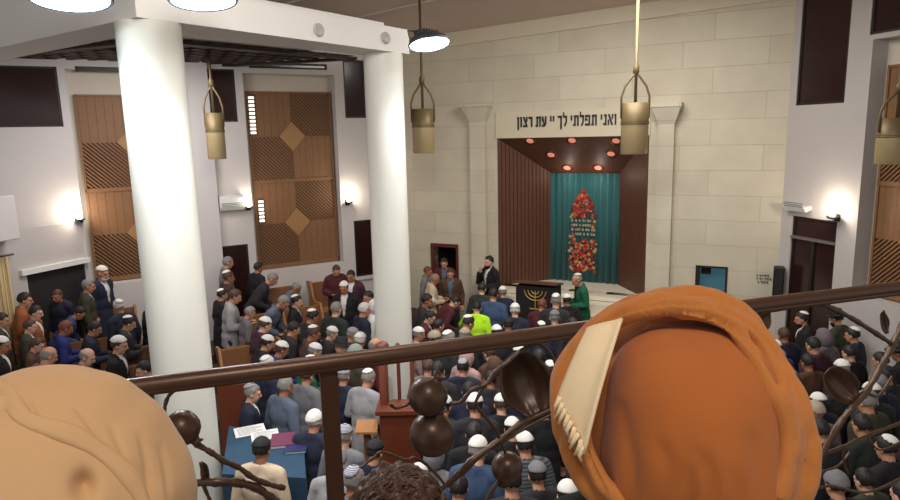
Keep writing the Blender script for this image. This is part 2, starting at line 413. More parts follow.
# doorway with two visitors
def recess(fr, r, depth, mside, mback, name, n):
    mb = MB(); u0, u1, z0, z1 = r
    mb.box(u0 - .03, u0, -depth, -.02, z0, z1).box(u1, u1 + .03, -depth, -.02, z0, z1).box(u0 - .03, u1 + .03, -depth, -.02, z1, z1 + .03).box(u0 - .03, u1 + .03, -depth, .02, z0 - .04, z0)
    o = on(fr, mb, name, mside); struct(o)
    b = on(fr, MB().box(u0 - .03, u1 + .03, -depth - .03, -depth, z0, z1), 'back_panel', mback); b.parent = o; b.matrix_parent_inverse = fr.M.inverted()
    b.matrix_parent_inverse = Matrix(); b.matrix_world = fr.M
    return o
M_DOORRED = mat('door_red_wood', (92, 34, 26), .5, var=.2)
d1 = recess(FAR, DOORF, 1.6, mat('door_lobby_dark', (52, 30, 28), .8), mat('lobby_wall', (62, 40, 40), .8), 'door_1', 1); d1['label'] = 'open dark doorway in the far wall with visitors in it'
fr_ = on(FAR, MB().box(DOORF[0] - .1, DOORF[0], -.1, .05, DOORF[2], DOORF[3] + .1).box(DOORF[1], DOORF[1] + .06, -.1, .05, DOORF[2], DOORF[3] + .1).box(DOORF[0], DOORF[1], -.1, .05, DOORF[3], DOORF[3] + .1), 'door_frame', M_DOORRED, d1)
d2 = recess(FAR, TEAL, .9, mat('teal_jamb', (40, 74, 84), .6), mat('teal_daylight_pane', (70, 112, 124), .5, emit=(84, 138, 152), es=.3), 'window_1', 2); d2['label'] = 'teal lit opening in the stone wall beside the ark'
tw = TEAL[1] - TEAL[0]
on(FAR, MB().box(TEAL[0], TEAL[0] + .1, -.15, .02, TEAL[2], TEAL[3]).box(TEAL[1] - .05, TEAL[1], -.15, .02, TEAL[2], TEAL[3]).box(TEAL[0], TEAL[1], -.15, .02, TEAL[3] - .05, TEAL[3]), 'frame', M_FRAMED, d2)
on(FAR, MB().box(TEAL[0] + .1, TEAL[0] + tw * .45, -.5, -.4, TEAL[3] - .3, TEAL[3] - .04), 'screen', M_FRAMED, d2)
# small wall notice right of it: three lines of letters
nr = FAR.rect(756, 274, 771, 284)
mb = MB(); rnd = random.Random(21); lh = (nr[3] - nr[2]) / 3
for row in range(3):
    x = nr[0] + (0, .0, .12)[row] * (nr[1] - nr[0]); xe = nr[1] - (.08, .0, .16)[row] * (nr[1] - nr[0]); z = nr[3] - (row + 1) * lh + lh * .2
    while x < xe - .03:
        w = rnd.uniform(.025, .05); mb.box(x, x + w, .005, .02, z + lh * .45, z + lh * .62).box(x + w * .6, x + w, .005, .0205, z, z + lh * .6); x += w + rnd.choice([.014, .014, .04])
o = link('wall_notice', mb.mesh('notice'), MATS['black_lettering']); FAR.put(o); tag(o, 'small black three line notice on the stone wall near the speaker', 'notice')
# lectern on the dais with a gold menorah on its dark cloth
lp0 = at_z(548, 298, 1.0); lec = empty('lectern', (0, 0, 0)); g = FAR.loc(at_y(548, 290, 18.6 * K)); FAR.put(lec)
tag(lec, 'dark clothed reader lectern with a gold menorah motif before the ark', 'lectern')
lu = g[0]; ln = 2.5
z0_, z1_ = .26, FAR.hit(548, 283, ln)[1]
hw = .5
bevel(on(FAR, MB().box(lu - hw, lu + hw, ln - .25, ln + .25, z0_, z1_ - .06), 'cloth', mat('black_cloth', (26, 22, 24), .9), lec), .02)
on(FAR, MB().prism([(lu - hw - .04, ln - .3, z1_ - .08), (lu + hw + .04, ln - .3, z1_ - .08), (lu + hw + .04, ln + .32, z1_ + .02), (lu - hw - .04, ln + .32, z1_ + .02)], (0, 0, .04)), 'desk_top', M_DKWOOD, lec)
mb = MB(); zb = z1_ - .5
mb.tube([(lu, ln + .262, zb - .1), (lu, ln + .262, z1_ - .15)], .012, 6)
for k in (1, 2, 3):
    r = .09 * k
    mb.tube([(lu + r * math.cos(a), ln + .262, z1_ - .15 + r * .9 * math.sin(a)) for a in [PI + PI * q / 14 for q in range(15)]], .011, 6)
mb.box(lu - .14, lu + .14, ln + .255, ln + .268, zb - .12, zb - .09)
on(FAR, mb, 'menorah', mat('gold_thread', (196, 160, 84), .5, .4), lec)
# loudspeaker at the corner
sr = FAR.rect(778, 267, 790, 296, .3)
sp = empty('loudspeaker'); FAR.put(sp); tag(sp, 'black wall loudspeaker in the corner beside the glass doors', 'speaker')
bevel(on(FAR, MB().box(tr - .1, tr + .13, .16, .4, sr[2], sr[3]), 'cabinet', M_BLACK, sp), .02)
on(FAR, MB().box(tr - .07, tr + .10, .40, .432, sr[2] + .03, sr[3] - .03), 'grille', mat('grille_cloth', (32, 32, 34), .9), sp)
# ================================================================== LEFT WALL
UL = 12.2
LZT = 8.0
lat2 = LEFT.rect(255, 91, 338, 267); lat1 = LEFT.rect(85, 94, 155, 282)
lw = lat2[1] - lat2[0]
lat1 = [lat1[1] - lw, lat1[1], lat1[2], lat1[3]]
nich2 = [lat2[0] - .05, lat2[1] + .12, 0, LEFT.hit(290, 74)[1]]
nich1 = [lat1[0] - .05, lat1[1] + .12, 0, nich2[3]]
holesL = []
win = {}
for nm, a in (('w1', (0, 66, 60, 127)), ('w2', (206, 69, 236, 122)), ('w3', (344, 60, 365, 118)), ('w4', (355, 220, 373, 276)),
              ('s1', (75, 67, 146, 72)), ('s2', (249, 63, 327, 69)), ('d1', (222, 245, 250, 300))):
    win[nm] = list(LEFT.rect(*a))
win['w1'][1] = win['w1'][0] + 1.75
win['d1'][2] = .67
n1 = [nich1[0], nich1[1], lat1[2] - .02, nich1[3]]; n2 = [nich2[0], nich2[1], lat2[2] - .02, nich2[3]]
holesL = [n1, n2] + list(win.values())
wl = wall_mesh('wall_left', LEFT, -.02, UL, 0, 9.75, holesL, M_PLAST, .45)
def window(fr, r, name, label, refl=True, depth=.2, mull=0):
    u0, u1, z0, z1 = r
    f = on(fr, MB().box(u0, u0 + .05, -depth - .04, -depth + .04, z0, z1).box(u1 - .05, u1, -depth - .04, -depth + .04, z0, z1).box(u0, u1, -depth - .04, -depth + .04, z0, z0 + .05).box(u0, u1, -depth - .04, -depth + .04, z1 - .05, z1), name, M_FRAMED)
    struct(f, label)
    g = on(fr, MB().box(u0 + .04, u1 - .04, -depth - .01, -depth + .01, z0 + .04, z1 - .04), 'pane', M_GLASSD, f)
    g.parent = f
    return f
window(LEFT, win['w1'], 'window_2', 'wide dark window high on the left wall, beside the first lattice panel', depth=.06)
window(LEFT, win['w2'], 'window_3', 'dark window high between the two lattice panels', depth=.06)
window(LEFT, win['w3'], 'window_4', 'narrow dark window high beside the far pillar', depth=.06)
window(LEFT, win['w4'], 'window_5', 'narrow black window low beside the far pillar', depth=.06)
window(LEFT, win['s1'], 'window_6', 'dark slot window above the first lattice niche', depth=.06)
window(LEFT, win['s2'], 'window_7', 'dark slot window above the second lattice niche', depth=.06)
o = window(LEFT, win['d1'], 'door_2', 'dark door in the left wall beside the second lattice panel', depth=.06)
# sills
r = win['w4']; on(LEFT, MB().box(r[0] - .06, r[1] + .06, -.02, .08, r[2] - .09, r[2] - .01), 'sill', M_PLAST, bpy.data.objects['window_5'])
def lattice(r, nich, name, label, fr=LEFT, w_ovr=None):
    root = empty(name); fr.put(root); tag(root, label, 'lattice screen')
    u0, u1, z0, z1 = r; y = -.3
    back = on(fr, MB().box(nich[0], nich[1], -.44, -.42, nich[2], nich[3]), 'niche_back', M_NICHE); struct(back); back.name = 'trim_niche'
    zm = (z0 + z1) / 2; fw = .05; mid = .09
    fm = MB()
    fm.box(u0, u1, y - .03, y + .03, z0, z0 + fw + .06).box(u0, u1, y - .03, y + .03, z1 - fw, z1).box(u0, u0 + fw, y - .03, y + .03, z0, z1).box(u1 - fw, u1, y - .03, y + .03, z0, z1).box(u0, u1, y - .03, y + .03, zm - mid / 2, zm + mid / 2)
    on(fr, fm, 'frame', M_LATT, root)
    on(fr, MB().box(u0 + .02, u1 - .02, y - .06, y - .04, z0 + .02, z1 - .02), 'backing', M_LATTD, root)
    for (a, b) in ((z0 + fw + .06, zm - mid / 2), (zm + mid / 2, z1 - fw)):
        uc = (u0 + u1) / 2; zc = (a + b) / 2
        for (ua, ub, za, zb, hatch) in ((u0 + fw, uc, zc, b, 1 if fr is LEFT else 0), (uc, u1 - fw, zc, b, 0 if fr is LEFT else 1), (u0 + fw, uc, a, zc, 0 if fr is LEFT else 1), (uc, u1 - fw, a, zc, 1 if fr is LEFT else 0)):
            mb = MB()
            if hatch:
                sp_ = .105; wd = .055; k = -(zb - za) - 1
                s = ua - (zb - za)
                while s < ub:
                    # strip going up with slope 1:  (s,za)->(s+(zb-za),zb)  clipped
                    pts = []
                    def clip(sx):
                        p0x = max(sx, ua); p1x = min(sx + (zb - za), ub)
                        return p0x, za + (p0x - sx), p1x, za + (p1x - sx)
                    a0 = clip(s); a1 = clip(s + wd)
                    if a0[2] - a0[0] > .02 and a1[2] - a1[0] > .02:
                        mb.prism([(a0[0], y - .02, a0[1]), (a1[0], y - .02, a1[1]), (a1[2], y - .02, a1[3]), (a0[2], y - .02, a0[3])], (0, .03, 0))
                    s += sp_
                on(fr, mb, 'slatted_panel', M_LATT, root)
            else:
                n = 6; w = (ub - ua) / n
                for q in range(n): mb.box(ua + q * w, ua + (q + .97) * w, y - .03, y - .005, za, zb)
                on(fr, mb, 'plain_panel', M_LATT, root)
        h = (u1 - u0) * .155
        on(fr, MB().prism([(uc - h, y, zc), (uc, y, zc - h * 1.1), (uc + h, y, zc), (uc, y, zc + h * 1.1)], (0, .03, 0)), 'diamond', M_DIAM, root)
    return root
lattice(lat1, n1, 'lattice_screen', 'tall honey wood lattice screen behind the near pillar')
lattice(lat2, n2, 'lattice_screen', 'tall honey wood lattice screen between the two pillars')
pr = LEFT.rect(197, 70, 219, 350, .25)
struct(on(LEFT, MB().box(pr[0], pr[1], 0, .3, 0, 7.95), 'trim_pier', M_PLAST), 'white wall pier behind the near pillar')
# bright slots of light beside the second screen
M_SLOT = mat('slot_light', (255, 246, 230), .5, emit=(255, 246, 230), es=1.6)
for i, (x0, y0, x1, y1, n) in enumerate(((249.5, 95, 255, 134, 10), (259, 199, 264, 222, 6))):
    r = LEFT.rect(x0, y0, x1, y1, -.25); root = empty('slot_vent'); LEFT.put(root)
    tag(root, ('upper' if i == 0 else 'lower') + ' column of bright slots of light at the edge of the second lattice', 'light slots')
    mb = MB(); h = (r[3] - r[2]) / n
    for k in range(n): mb.box(r[0], r[1], -.262, -.255, r[2] + k * h, r[2] + (k + .6) * h)
    on(LEFT, mb, 'opening', M_SLOT, root)
    on(LEFT, MB().box(r[0] - .02, r[1] + .02, -.285, -.268, r[2] - .03, r[3] + .02), 'plate', M_LATTD, root)
# air conditioner
def aircon(fr, r, label):
    root = empty('air_conditioner'); fr.put(root); tag(root, label, 'air conditioner')
    u0, u1, z0, z1 = r
    o = on(fr, MB().prism([(u0, 0.0, z0 + .06), (u0, .17, z0), (u0, .23, z0 + .1), (u0, .23, z1 - .05), (u0, .16, z1), (u0, 0.0, z1)], (u1 - u0, 0, 0)), 'casing', M_WHITE, root); bevel(o, .015)
    mb = MB()
    for k in range(3): mb.box(u0 + .05, u1 - .05, .226, .236, z0 + .11 + k * .04, z0 + .13 + k * .04)
    on(fr, mb, 'vent_slats', mat('grey_vent', (120, 120, 124), .6), root)
aircon(LEFT, LEFT.rect(218, 195, 243, 210), 'white air conditioner on the left wall between pillar and lattice')
aircon(RIGHT, RIGHT.rect(790, 205, 812, 211), 'slim white unit above the glass doors')
# wall lamps
M_WARM = mat('warm_bulb', (255, 240, 214), .4, emit=(255, 232, 196), es=12)
def sconce(fr, px, py, label, en):
    u, z = fr.hit(px, py); root = empty('wall_lamp'); fr.put(root); tag(root, label, 'wall lamp')
    on(fr, MB().box(u - .06, u + .06, .0, .04, z - .09, z + .07), 'bracket', M_BLACK, root)
    on(fr, MB().lathe([(0, -.03), (.1, -.02), (.13, .03), (.115, .03)], 16, Matrix.Translation((u, .16, z)), False), 'dish', mat('sconce_metal', (90, 84, 78), .4, .5), root, True)
    on(fr, MB().ell((u, .16, z + .06), (.06, .06, .07)), 'bulb', M_WARM, root, True)
    l = bpy.data.lights.new('sconce_light', 'POINT'); l.energy = en; l.color = (1, .86, .68); l.shadow_soft_size = .08
    lo = bpy.data.objects.new('sconce_light', l); COL.objects.link(lo); lo.location = fr.P(u, .3, z + .18)
sconce(LEFT, 80, 219, 'glowing wall lamp beside the first lattice screen', 34)
sconce(LEFT, 248, 207, 'glowing wall lamp between air conditioner and second lattice', 12)
sconce(LEFT, 347, 202, 'glowing wall lamp above the narrow black window', 24)
sconce(RIGHT, 838, 217, 'glowing wall lamp beside the glass doors', 30)
# vestibule: a lower wall that turns towards the viewer, with a dark opening
q = LEFT.hit(82, 262); QP = LEFT.P(q[0], 0, 0)
VA = math.atan2(-1, -435 / FPX * .66)
VEST = Frame(QP, VA, True)
if VEST.n.x < 0: VEST = Frame(QP, VA, False)
VEST = Frame(QP + VEST.n * .12, VA, VEST.n.dot(Frame(QP, VA, True).n) > 0)
vz1 = VEST.hit(60, 224)[1]; ve = VEST.hit(2, 240)[0]
do = list(VEST.rect(31, 268, 82, 345)); do[0] = .03; do[2] = .0
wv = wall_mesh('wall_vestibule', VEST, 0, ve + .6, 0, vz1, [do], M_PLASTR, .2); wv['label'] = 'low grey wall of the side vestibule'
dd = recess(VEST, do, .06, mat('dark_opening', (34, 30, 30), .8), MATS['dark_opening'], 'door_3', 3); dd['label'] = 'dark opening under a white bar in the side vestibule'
on(VEST, MB().box(do[0] - .1, do[1] + .15, .0, .1, do[3], do[3] + .12), 'lintel_bar', M_WHITE, dd)
# balcony at the frame's edge, with beige drape below
br = VEST.rect(-40, 197, 15, 243, .4)
bal = on(VEST, MB().box(br[0], br[1] + 1.5, .05, .5, br[2], br[3]), 'wall_balcony', M_PLAST); struct(bal, 'white balcony parapet at the side of the hall'); bevel(bal, .02)
cr = VEST.rect(-30, 259, 13, 330, .12)
mb = MB(); n = 40
for k in range(n):
    f = lambda k: (cr[0] + (cr[1] - cr[0] + .5) * k / n, .12 + .03 * math.sin(k * 1.3))
    a = f(k); b = f(k + 1); mb.quad((a[0], a[1], cr[3]), (a[0], a[1], .0), (b[0], b[1], .0), (b[0], b[1], cr[3]))
dr = empty('door_drape'); VEST.put(dr); tag(dr, 'beige drape hanging below the side balcony', 'curtain')
o = on(VEST, mb, 'cloth', mat('beige_drape', (186, 164, 122), .85), dr, True); md = o.modifiers.new('s', 'SOLIDIFY'); md.thickness = .01
on(VEST, MB().tube([(cr[0] - .15, .1, cr[3] + .02), (cr[1] + .6, .1, cr[3] + .02)], .02, 8), 'rod', M_DKWOOD, dr)
# ================================================================== RIGHT WALL
URT = 9.
wr = {}
for nm, a in (('win', (800, -20, 849, 104)), ('win2', (873, -40, 930, 30)), ('door', (789, 218, 834, 306))): wr[nm] = list(RIGHT.rect(*a))
wr['door'][2] = .0
rl = list(RIGHT.rect(876, 62, 960, 306, -.25)); rn = [RIGHT.hit(861, 180)[0], rl[1] + .1, rl[2] - .03, RIGHT.hit(880, 38)[1]]
wr['win'][3] = min(wr['win'][3], 9.4); wr['win2'][3] = min(wr['win2'][3], 9.6)
rn[3] = min(rn[3], wr['win2'][2] - .1)
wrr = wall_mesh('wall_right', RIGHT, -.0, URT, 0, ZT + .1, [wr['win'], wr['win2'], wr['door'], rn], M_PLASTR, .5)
window(RIGHT, wr['win'], 'window_8', 'tall dark window high on the right wall', depth=.06)
window(RIGHT, wr['win2'], 'window_9', 'dark slot window above the right lattice niche', depth=.06)
dw = window(RIGHT, wr['door'], 'door_4', 'dark glass double doors on the right wall', depth=.08)
u0, u1, z0, z1 = wr['door']; zt = RIGHT.hit(812, 240)[1]
on(RIGHT, MB().box(u0, u1, -.12, .02, zt - .03, zt + .03), 'transom', mat('steel_strip', (130, 124, 120), .4, .5), dw)
on(RIGHT, MB().box((u0 + u1) / 2 - .04, (u0 + u1) / 2 + .04, -.12, -.02, z0, zt), 'mullion', M_FRAMED, dw)
lattice(rl, rn, 'lattice_screen', 'honey wood lattice screen on the right wall', RIGHT)
# ================================================================== floor, tiers, ceilings
struct(MB().box(-16, 16, -3, 26, -.2, 0).build('floor', M_FLOOR))
for k, (dp, z) in enumerate(((4.6, .22), (3.1, .44), (1.6, .66))):
    struct(on(LEFT, MB().box(-.3, UL, .0, dp, 0 if k == 0 else (.22 * k), z), 'floor_tier_%d' % (k + 1), M_PLAT), 'stepped seating tier along the left wall')
# sloped main ceiling: plane through two far-wall points and one over the beam
a3 = FAR.P(*(lambda h: (h[0], 0, h[1]))(FAR.hit(450, 33))); b3 = FAR.P(*(lambda h: (h[0], 0, h[1]))(FAR.hit(660, 1)))
bd = V((.57, .82, 0))   # beam direction, towards the ark wall
c3 = a3 - bd * 10
nn = (b3 - a3).cross(c3 - a3).normalized()
if nn.z < 0: nn = -nn
cz_at = lambda x, y: a3.z - ((x - a3.x) * nn.x + (y - a3.y) * nn.y) / nn.z
pts = [(-14, 26), (16, 26), (16, -3), (-14, -3)]
struct(MB().prism([(x, y, cz_at(x, y)) for x, y in pts], (0, 0, .15)).build('ceiling', M_CEIL))
def on_ceiling(px, py):
    d = ray(px, py); t = (a3 - EYE).dot(nn) / d.dot(nn); return EYE + d * t
for i, ((xa, ya), (xb, yb)) in enumerate((((340, 22), (460, -5)), ((272, 8), (330, -6)), ((405, 35), (475, 27.5)))):
    a = on_ceiling(xa, ya); b = on_ceiling(xb, yb)
    if i == 2: continue
    b = a + (b - a) * 1.6
    mb = MB(); w = V((b - a)).cross(nn).normalized() * .11
    mb.prism([a - w, b - w, b + w, a + w], (0, 0, -.02)); struct(mb.build('trim_%d' % (10 + i), M_SEAM), 'pale seam strip between ceiling boards')
# cove along the far wall top
mb = MB(); e0, e1 = tl, tr
za, zb = cz_at(*FAR.P(e0, 0, 0).xy), cz_at(*FAR.P(e1, 0, 0).xy)
mb.prism([(e0, .0, za - .35), (e0, .12, za - .35), (e0, .12, za), (e0, 0, za)], (0, 0, 0.0001)) if False else None
vs = [(e0, 0, za - .38), (e0, .08, za - .38), (e0, .08, za), (e0, 0, za)]; ws = [(e1, 0, zb - .38), (e1, .08, zb - .38), (e1, .08, zb), (e1, 0, zb)]
A_ = [mb.bm.verts.new(p) for p in vs]; B_ = [mb.bm.verts.new(p) for p in ws]
mb.bm.faces.new(A_); mb.bm.faces.new(B_)
for k in range(4): mb.bm.faces.new((A_[k], A_[(k + 1) % 4], B_[(k + 1) % 4], B_[k]))
struct(on(FAR, mb, 'trim_12', M_LINT), 'smooth stone band below the ceiling on the ark wall')
# pillars and beams
BZ = 7.44
P1 = at_y(159.5, 139, 9.8 * K).xy; P2 = at_y(386, 134, 14.0 * K).xy
for i, (p, r) in enumerate(((P1, .385), (P2, .352))):
    o = MB().lathe([(r * 1.0, 0), (r * 1.0, 3.), (r * 1.0, BZ)], 48, Matrix.Translation((p.x, p.y, 0))).build('pillar', M_PILL, None, True)
    struct(o, ('thick white round pillar standing nearest the viewer', 'white round pillar standing in front of the ark wall')[i])
    md = o.modifiers.new('e', 'EDGE_SPLIT')
bdir = V((P2.x - P1.x, P2.y - P1.y, 0)).normalized(); bnor = V((-bdir.y, bdir.x, 0))  # bnor: to the left
hw = .34; bh = 7.86
def bar(a, b, w0, w1, z0, z1, name, m=M_BEAM, label=None):
    d = (b - a).normalized(); nrm = V((-d.y, d.x, 0))
    mb = MB().prism([a + nrm * w0, b + nrm * w0, b + nrm * w1, a + nrm * w1], (0, 0, z1 - z0)); 
    for v in mb.bm.verts: v.co.z += z0
    return struct(mb.build(name, m), label)
p1 = V((P1.x, P1.y, 0)); p2 = V((P2.x, P2.y, 0))
bar(p1 - bdir * hw, p2 + bdir * hw, -hw, hw, BZ, bh, 'beam', M_BEAM, 'white beam spanning the two pillars')
side = V(bnor)
bar(p1 + side * hw, p1 + side * 9.5, -hw, hw, BZ - .0, 8.6, 'beam', M_BEAM, 'white beam running from the near pillar to the side')
# aisle ceiling with dark lattice inset
AZ = 7.98
pts = [p1 + side * .2, p2 + side * .2 + bdir * .3, p2 + side * 5.5 + bdir * 2.5, p1 + side * 11 + bdir * 2.]
o = MB().prism([V((p.x, p.y, AZ)) for p in pts], (0, 0, .06)).build('ceiling_aisle', M_BEAM); struct(o, 'lower white ceiling over the side aisle')
M_GRID = mat('dark_ceiling_lattice', (60, 44, 36), .6, var=.2)
g = empty('ceiling_grid'); tag(g, 'dark timber grid set in the lower ceiling over the side aisle', 'ceiling grid')
def onAZ(px, py): return at_z(px, py, AZ - .03)
ga, gb, gc, gd = onAZ(-60, 60), onAZ(335, 53.5), onAZ(330, 57.5), onAZ(-60, 72)
ga, gb, gc, gd = onAZ(150, 38), onAZ(354, 56.5), onAZ(152, 68), onAZ(-60, 60)
Q = lambda s, t: (ga * (1 - s) + gb * s) * (1 - t) + (gd * (1 - s) + gc * s) * t
mb = MB(); zz = AZ - .06
def strip(a, b, w, m_):
    d = (b - a).normalized(); nr_ = V((-d.y, d.x, 0)) * w
    mb.prism([V((p.x, p.y, zz)) for p in (a - nr_, b - nr_, b + nr_, a + nr_)], (0, 0, .06))
for k in range(1, 12): strip(Q(k / 12, 0), Q(k / 12, 1), .05, mb); strip(Q(0, k / 12), Q(1, k / 12), .05, mb)
mb.build('grid_bars', M_GRID, g)
mb = MB(); zz = AZ - .11
for a, b in ((Q(0, 0), Q(1, 0)), (Q(1, 0), Q(1, 1)), (Q(1, 1), Q(0, 1)), (Q(0, 1), Q(0, 0))): strip(a, b, .12, mb)
mb.build('border', M_FRAMED, g)
mb = MB(); mb.prism([V((p.x, p.y, AZ - .012)) for p in (Q(0, 0), Q(1, 0), Q(1, 1), Q(0, 1))], (0, 0, .01)); mb.build('backing', mat('grid_backing', (120, 96, 84), .8), g)
# conduit rosettes on the beam
for i, px in enumerate((318, 385)):
    py = (30, 38)[i]
    d = ray(px, py); pl = p1 - bnor * hw; t = (pl - EYE).dot(bnor) / d.dot(bnor); q = EYE + d * t - bnor * .0
    ax = (-bnor).to_track_quat('Z', 'Y').to_matrix().to_4x4()
    o = MB().lathe([(.0, .02), (.05, .03), (.085, .05), (.1, .03), (.1, 0)], 20, Matrix.Translation(q) @ ax, False).build('conduit_rosette', mat('grey_paint', (176, 172, 168), .6), None, True)
    tag(o, ('round white rosette on the beam midway between the pillars', 'round white rosette on the beam above the far pillar')[i], 'rosette')
# floodlights
M_FLOODE = mat('flood_glass', (240, 250, 255), .3, emit=(225, 244, 255), es=14)
M_FLOOD = mat('flood_housing', (58, 62, 66), .5, .3)
def flood(p, aim, label, en, w=.42):
    root = empty('floodlight', p); d = (V(aim) - V(p)).normalized(); root.matrix_world = Matrix.Translation(p) @ d.to_track_quat('-Z', 'Y').to_matrix().to_4x4()
    tag(root, label, 'floodlight')
    mb = MB().lathe([(w * .5, 0), (w * .52, .02), (w * .46, w * .12), (w * .3, w * .2), (w * .14, w * .24), (0, w * .25)], 32, Matrix.Diagonal((1, .7, 1, 1)), False); mb.build('housing', M_FLOOD, root, True)
    mb = MB()
    for k in range(7): mb.box(-w * .24 + k * w * .08, -w * .24 + k * w * .08 + .012, -w * .12, w * .12, w * .16, w * .3)
    mb.build('cooling_fins', M_FLOOD, root)
    MB().lathe([(0, .01), (w * .47, .01), (w * .47, .03), (0, .03)], 32, Matrix.Diagonal((1, .7, 1, 1)), False).build('lens', M_FLOODE, root)
    mb = MB(); mb.tube([(-w * .55, 0, .06), (-w * .55, 0, .2), (0, 0, .24), (w * .55, 0, .2), (w * .55, 0, .06)], .012, 6); mb.build('yoke', M_FLOOD, root)
    l = bpy.data.lights.new('flood_light', 'SPOT'); l.energy = en; l.color = (.93, .97, 1.0); l.spot_size = math.radians(150); l.spot_blend = .8; l.shadow_soft_size = .2
    lo = bpy.data.objects.new('flood_light', l); COL.objects.link(lo); lo.matrix_world = Matrix.Translation(V(p) + d * .06) @ d.to_track_quat('-Z', 'Y').to_matrix().to_4x4()
    return root
def flood_pos(px, py, back):
    d = ray(px, py); pl = p1 - bnor * (hw + back); t = (pl - EYE).dot(bnor) / d.dot(bnor); return EYE + d * t
flood(at_y(70, 0, 8.7 * K), (-3.5, 5.2, 0), 'bright white floodlight on the near beam above the first lattice', 500, .85)
flood(at_y(204, 2, 8.4 * K), (-1.2, 6.6, 0), 'bright white floodlight on the beam beside the near pillar', 500, .8)
flood(at_y(430, 45, 13.0 * K), (1.6, 9.6, 0), 'dark hooded floodlight at the end of the beam over the far pillar', 420, .82)
# pendant lanterns
def lantern(px, yt, yb, y, label, wpx):
    y = y * K; a = at_y(px, yb, y); b = at_y(px, yt, y); h = b.z - a.z; r = wpx * y / FPX / 2 * .97
    root = empty('pendant_lantern', (a.x, a.y, a.z)); tag(root, label, 'pendant lamp', None)
    zc = cz_at(a.x, a.y) - a.z
    MB().lathe([(r * .96, 0), (r, .02), (r, h * .6)], 28, None, False).build('lower_shade', M_BRASSL, root, True)
    MB().lathe([(0, .03), (r * .9, .03)], 28, None, False).build('diffuser', M_BRASS, root)
    MB().lathe([(r * 1.0, h * .61), (r * 1.04, h * .63), (r * 1.0, h * .66), (r, h), (r * .9, h), (r * .9, h * .62)], 28, None, False).build('upper_shade', M_BRASS, root, True)
    MB().lathe([(r * 1.03, h * .585), (r * 1.06, h * .6), (r * 1.03, h * .62)], 28, None, False).build('band', M_BRASS, root, True)
    for s in (-1, 1):
        MB().tube([(s * r * 1.02, 0, h * .7), (s * r * 1.05, 0, h * 1.12), (s * r * .8, 0, h * 1.32), (s * r * .3, 0, h * 1.5), (0, 0, h * 1.6)], .022, 8).build('bracket', M_BRASS, root, True)
    MB().lathe([(.03, h * .5), (.03, h * 1.55), (.06, h * 1.58), (.06, h * 1.7), (.028, h * 1.75), (.028, zc)], 12).build('rod', M_BRASS, root, True)
    return root
lantern(424, 109, 153, 17.2, 'brass cylinder lantern hanging beside the far pillar under the floodlight', 22)
lantern(634, 103, 154, 15.0, 'large brass cylinder lantern hanging before the inscription', 27)
lantern(217.5, 113, 159, 17.5, 'brass lantern half hidden behind the near pillar', 18)
lantern(893, 118, 164, 12.0, 'brass lantern hanging before the right lattice screen', 34)
# ================================================================== PEOPLE
HC = V((0, .012, 1.615))                # head centre, upright
def smst(a, b, x): t = max(0., min(1., (x - a) / (b - a))); return t * t * (3 - 2 * t)
def bender(lean, nod, drop=0.):
    def f(p):
        q = V(p)
        t = smst(1.42, 1.5, q.z) * nod
        if t: q = Matrix.Rotation(-t, 3, 'X') @ (q - V((0, .0, 1.47))) + V((0, .0, 1.47))
        t = smst(.86, 1.06, p[2]) * lean
        if t: q = Matrix.Rotation(-t, 3, 'X') @ (q - V((0, 0, .93))) + V((0, 0, .93))
        q.z -= drop
        return q
    hm = Matrix.Translation((0, 0, -drop)) @ Matrix.Translation((0, 0, .93)) @ Matrix.Rotation(-lean, 4, 'X') @ Matrix.Translation((0, 0, -.93)) @ Matrix.Translation((0, 0, 1.47)) @ Matrix.Rotation(-nod, 4, 'X') @ Matrix.Translation((0, 0, -1.47))
    return f, hm
ARMS = {  # elbow, wrist, hand direction for each side (right side x>0)
    'down': [((.25, -.03, 1.13), (.25, .06, .90), (0, .25, -1))] * 2,
    'hold': [((.245, -.02, 1.14), (.13, .27, 1.15), (-.5, .8, .25))] * 2,
    'mouth': [((.25, .14, 1.16), (.10, .19, 1.41), (-.5, .1, .8)), ((.245, -.02, 1.14), (.10, .24, 1.12), (-.8, .6, .1))],
    'reach': [((.25, -.03, 1.13), (.24, .08, .92), (0, .3, -1)), ((.30, .2, 1.28), (.26, .44, 1.33), (-.1, 1, .1))],
    'lap': [((.235, -.06, 1.15), (.14, .24, 1.06), (-.4, .9, -.1))] * 2,
}
def hand(mb, w, d, side, s=1.):
    w = V(w); d = V(d).normalized(); lat = V((side, 0, 0)) if abs(d.x) < .7 else V((0, .3, 1))
    b = (lat - d * lat.dot(d)).normalized(); n = d.cross(b).normalized()
    R = Matrix((b, d, n)).transposed()
    mb.ell(w + d * .05, (.041, .056, .019), R, 14, 8)
    curl = n * (-.35 if n.dot(V((0, -.5, -.6))) < 0 else .35)
    for k, L in enumerate((.062, .078, .073, .056)):
        p = w + d * .085 + b * (-.03 + .02 * k); m = p + (d + curl * .4).normalized() * L * .55; e = m + (d + curl * 1.6).normalized() * L * .5
        mb.cap(p, .0098, m, .009, 8); mb.cap(m, .009, e, .0078, 8)
    p = w + d * .03 - b * .034; m = p + (d * .7 - b * .75).normalized() * .04; e = m + (d - b * .25 + curl * .4).normalized() * .03
    mb.cap(p, .0125, m, .0105, 8); mb.cap(m, .0105, e, .009, 8)
def legs(sit):
    if sit: return [[(s * .095, 0, .93), (s * .12, .42, .95), (s * .12, .44, .53), (s * .13, .55, .47)] for s in (1, -1)]
    return [[(s * .092, 0, .9), (s * .10, .02, .49), (s * .11, -.03, .09), (s * .13, .11, .035)] for s in (1, -1)]
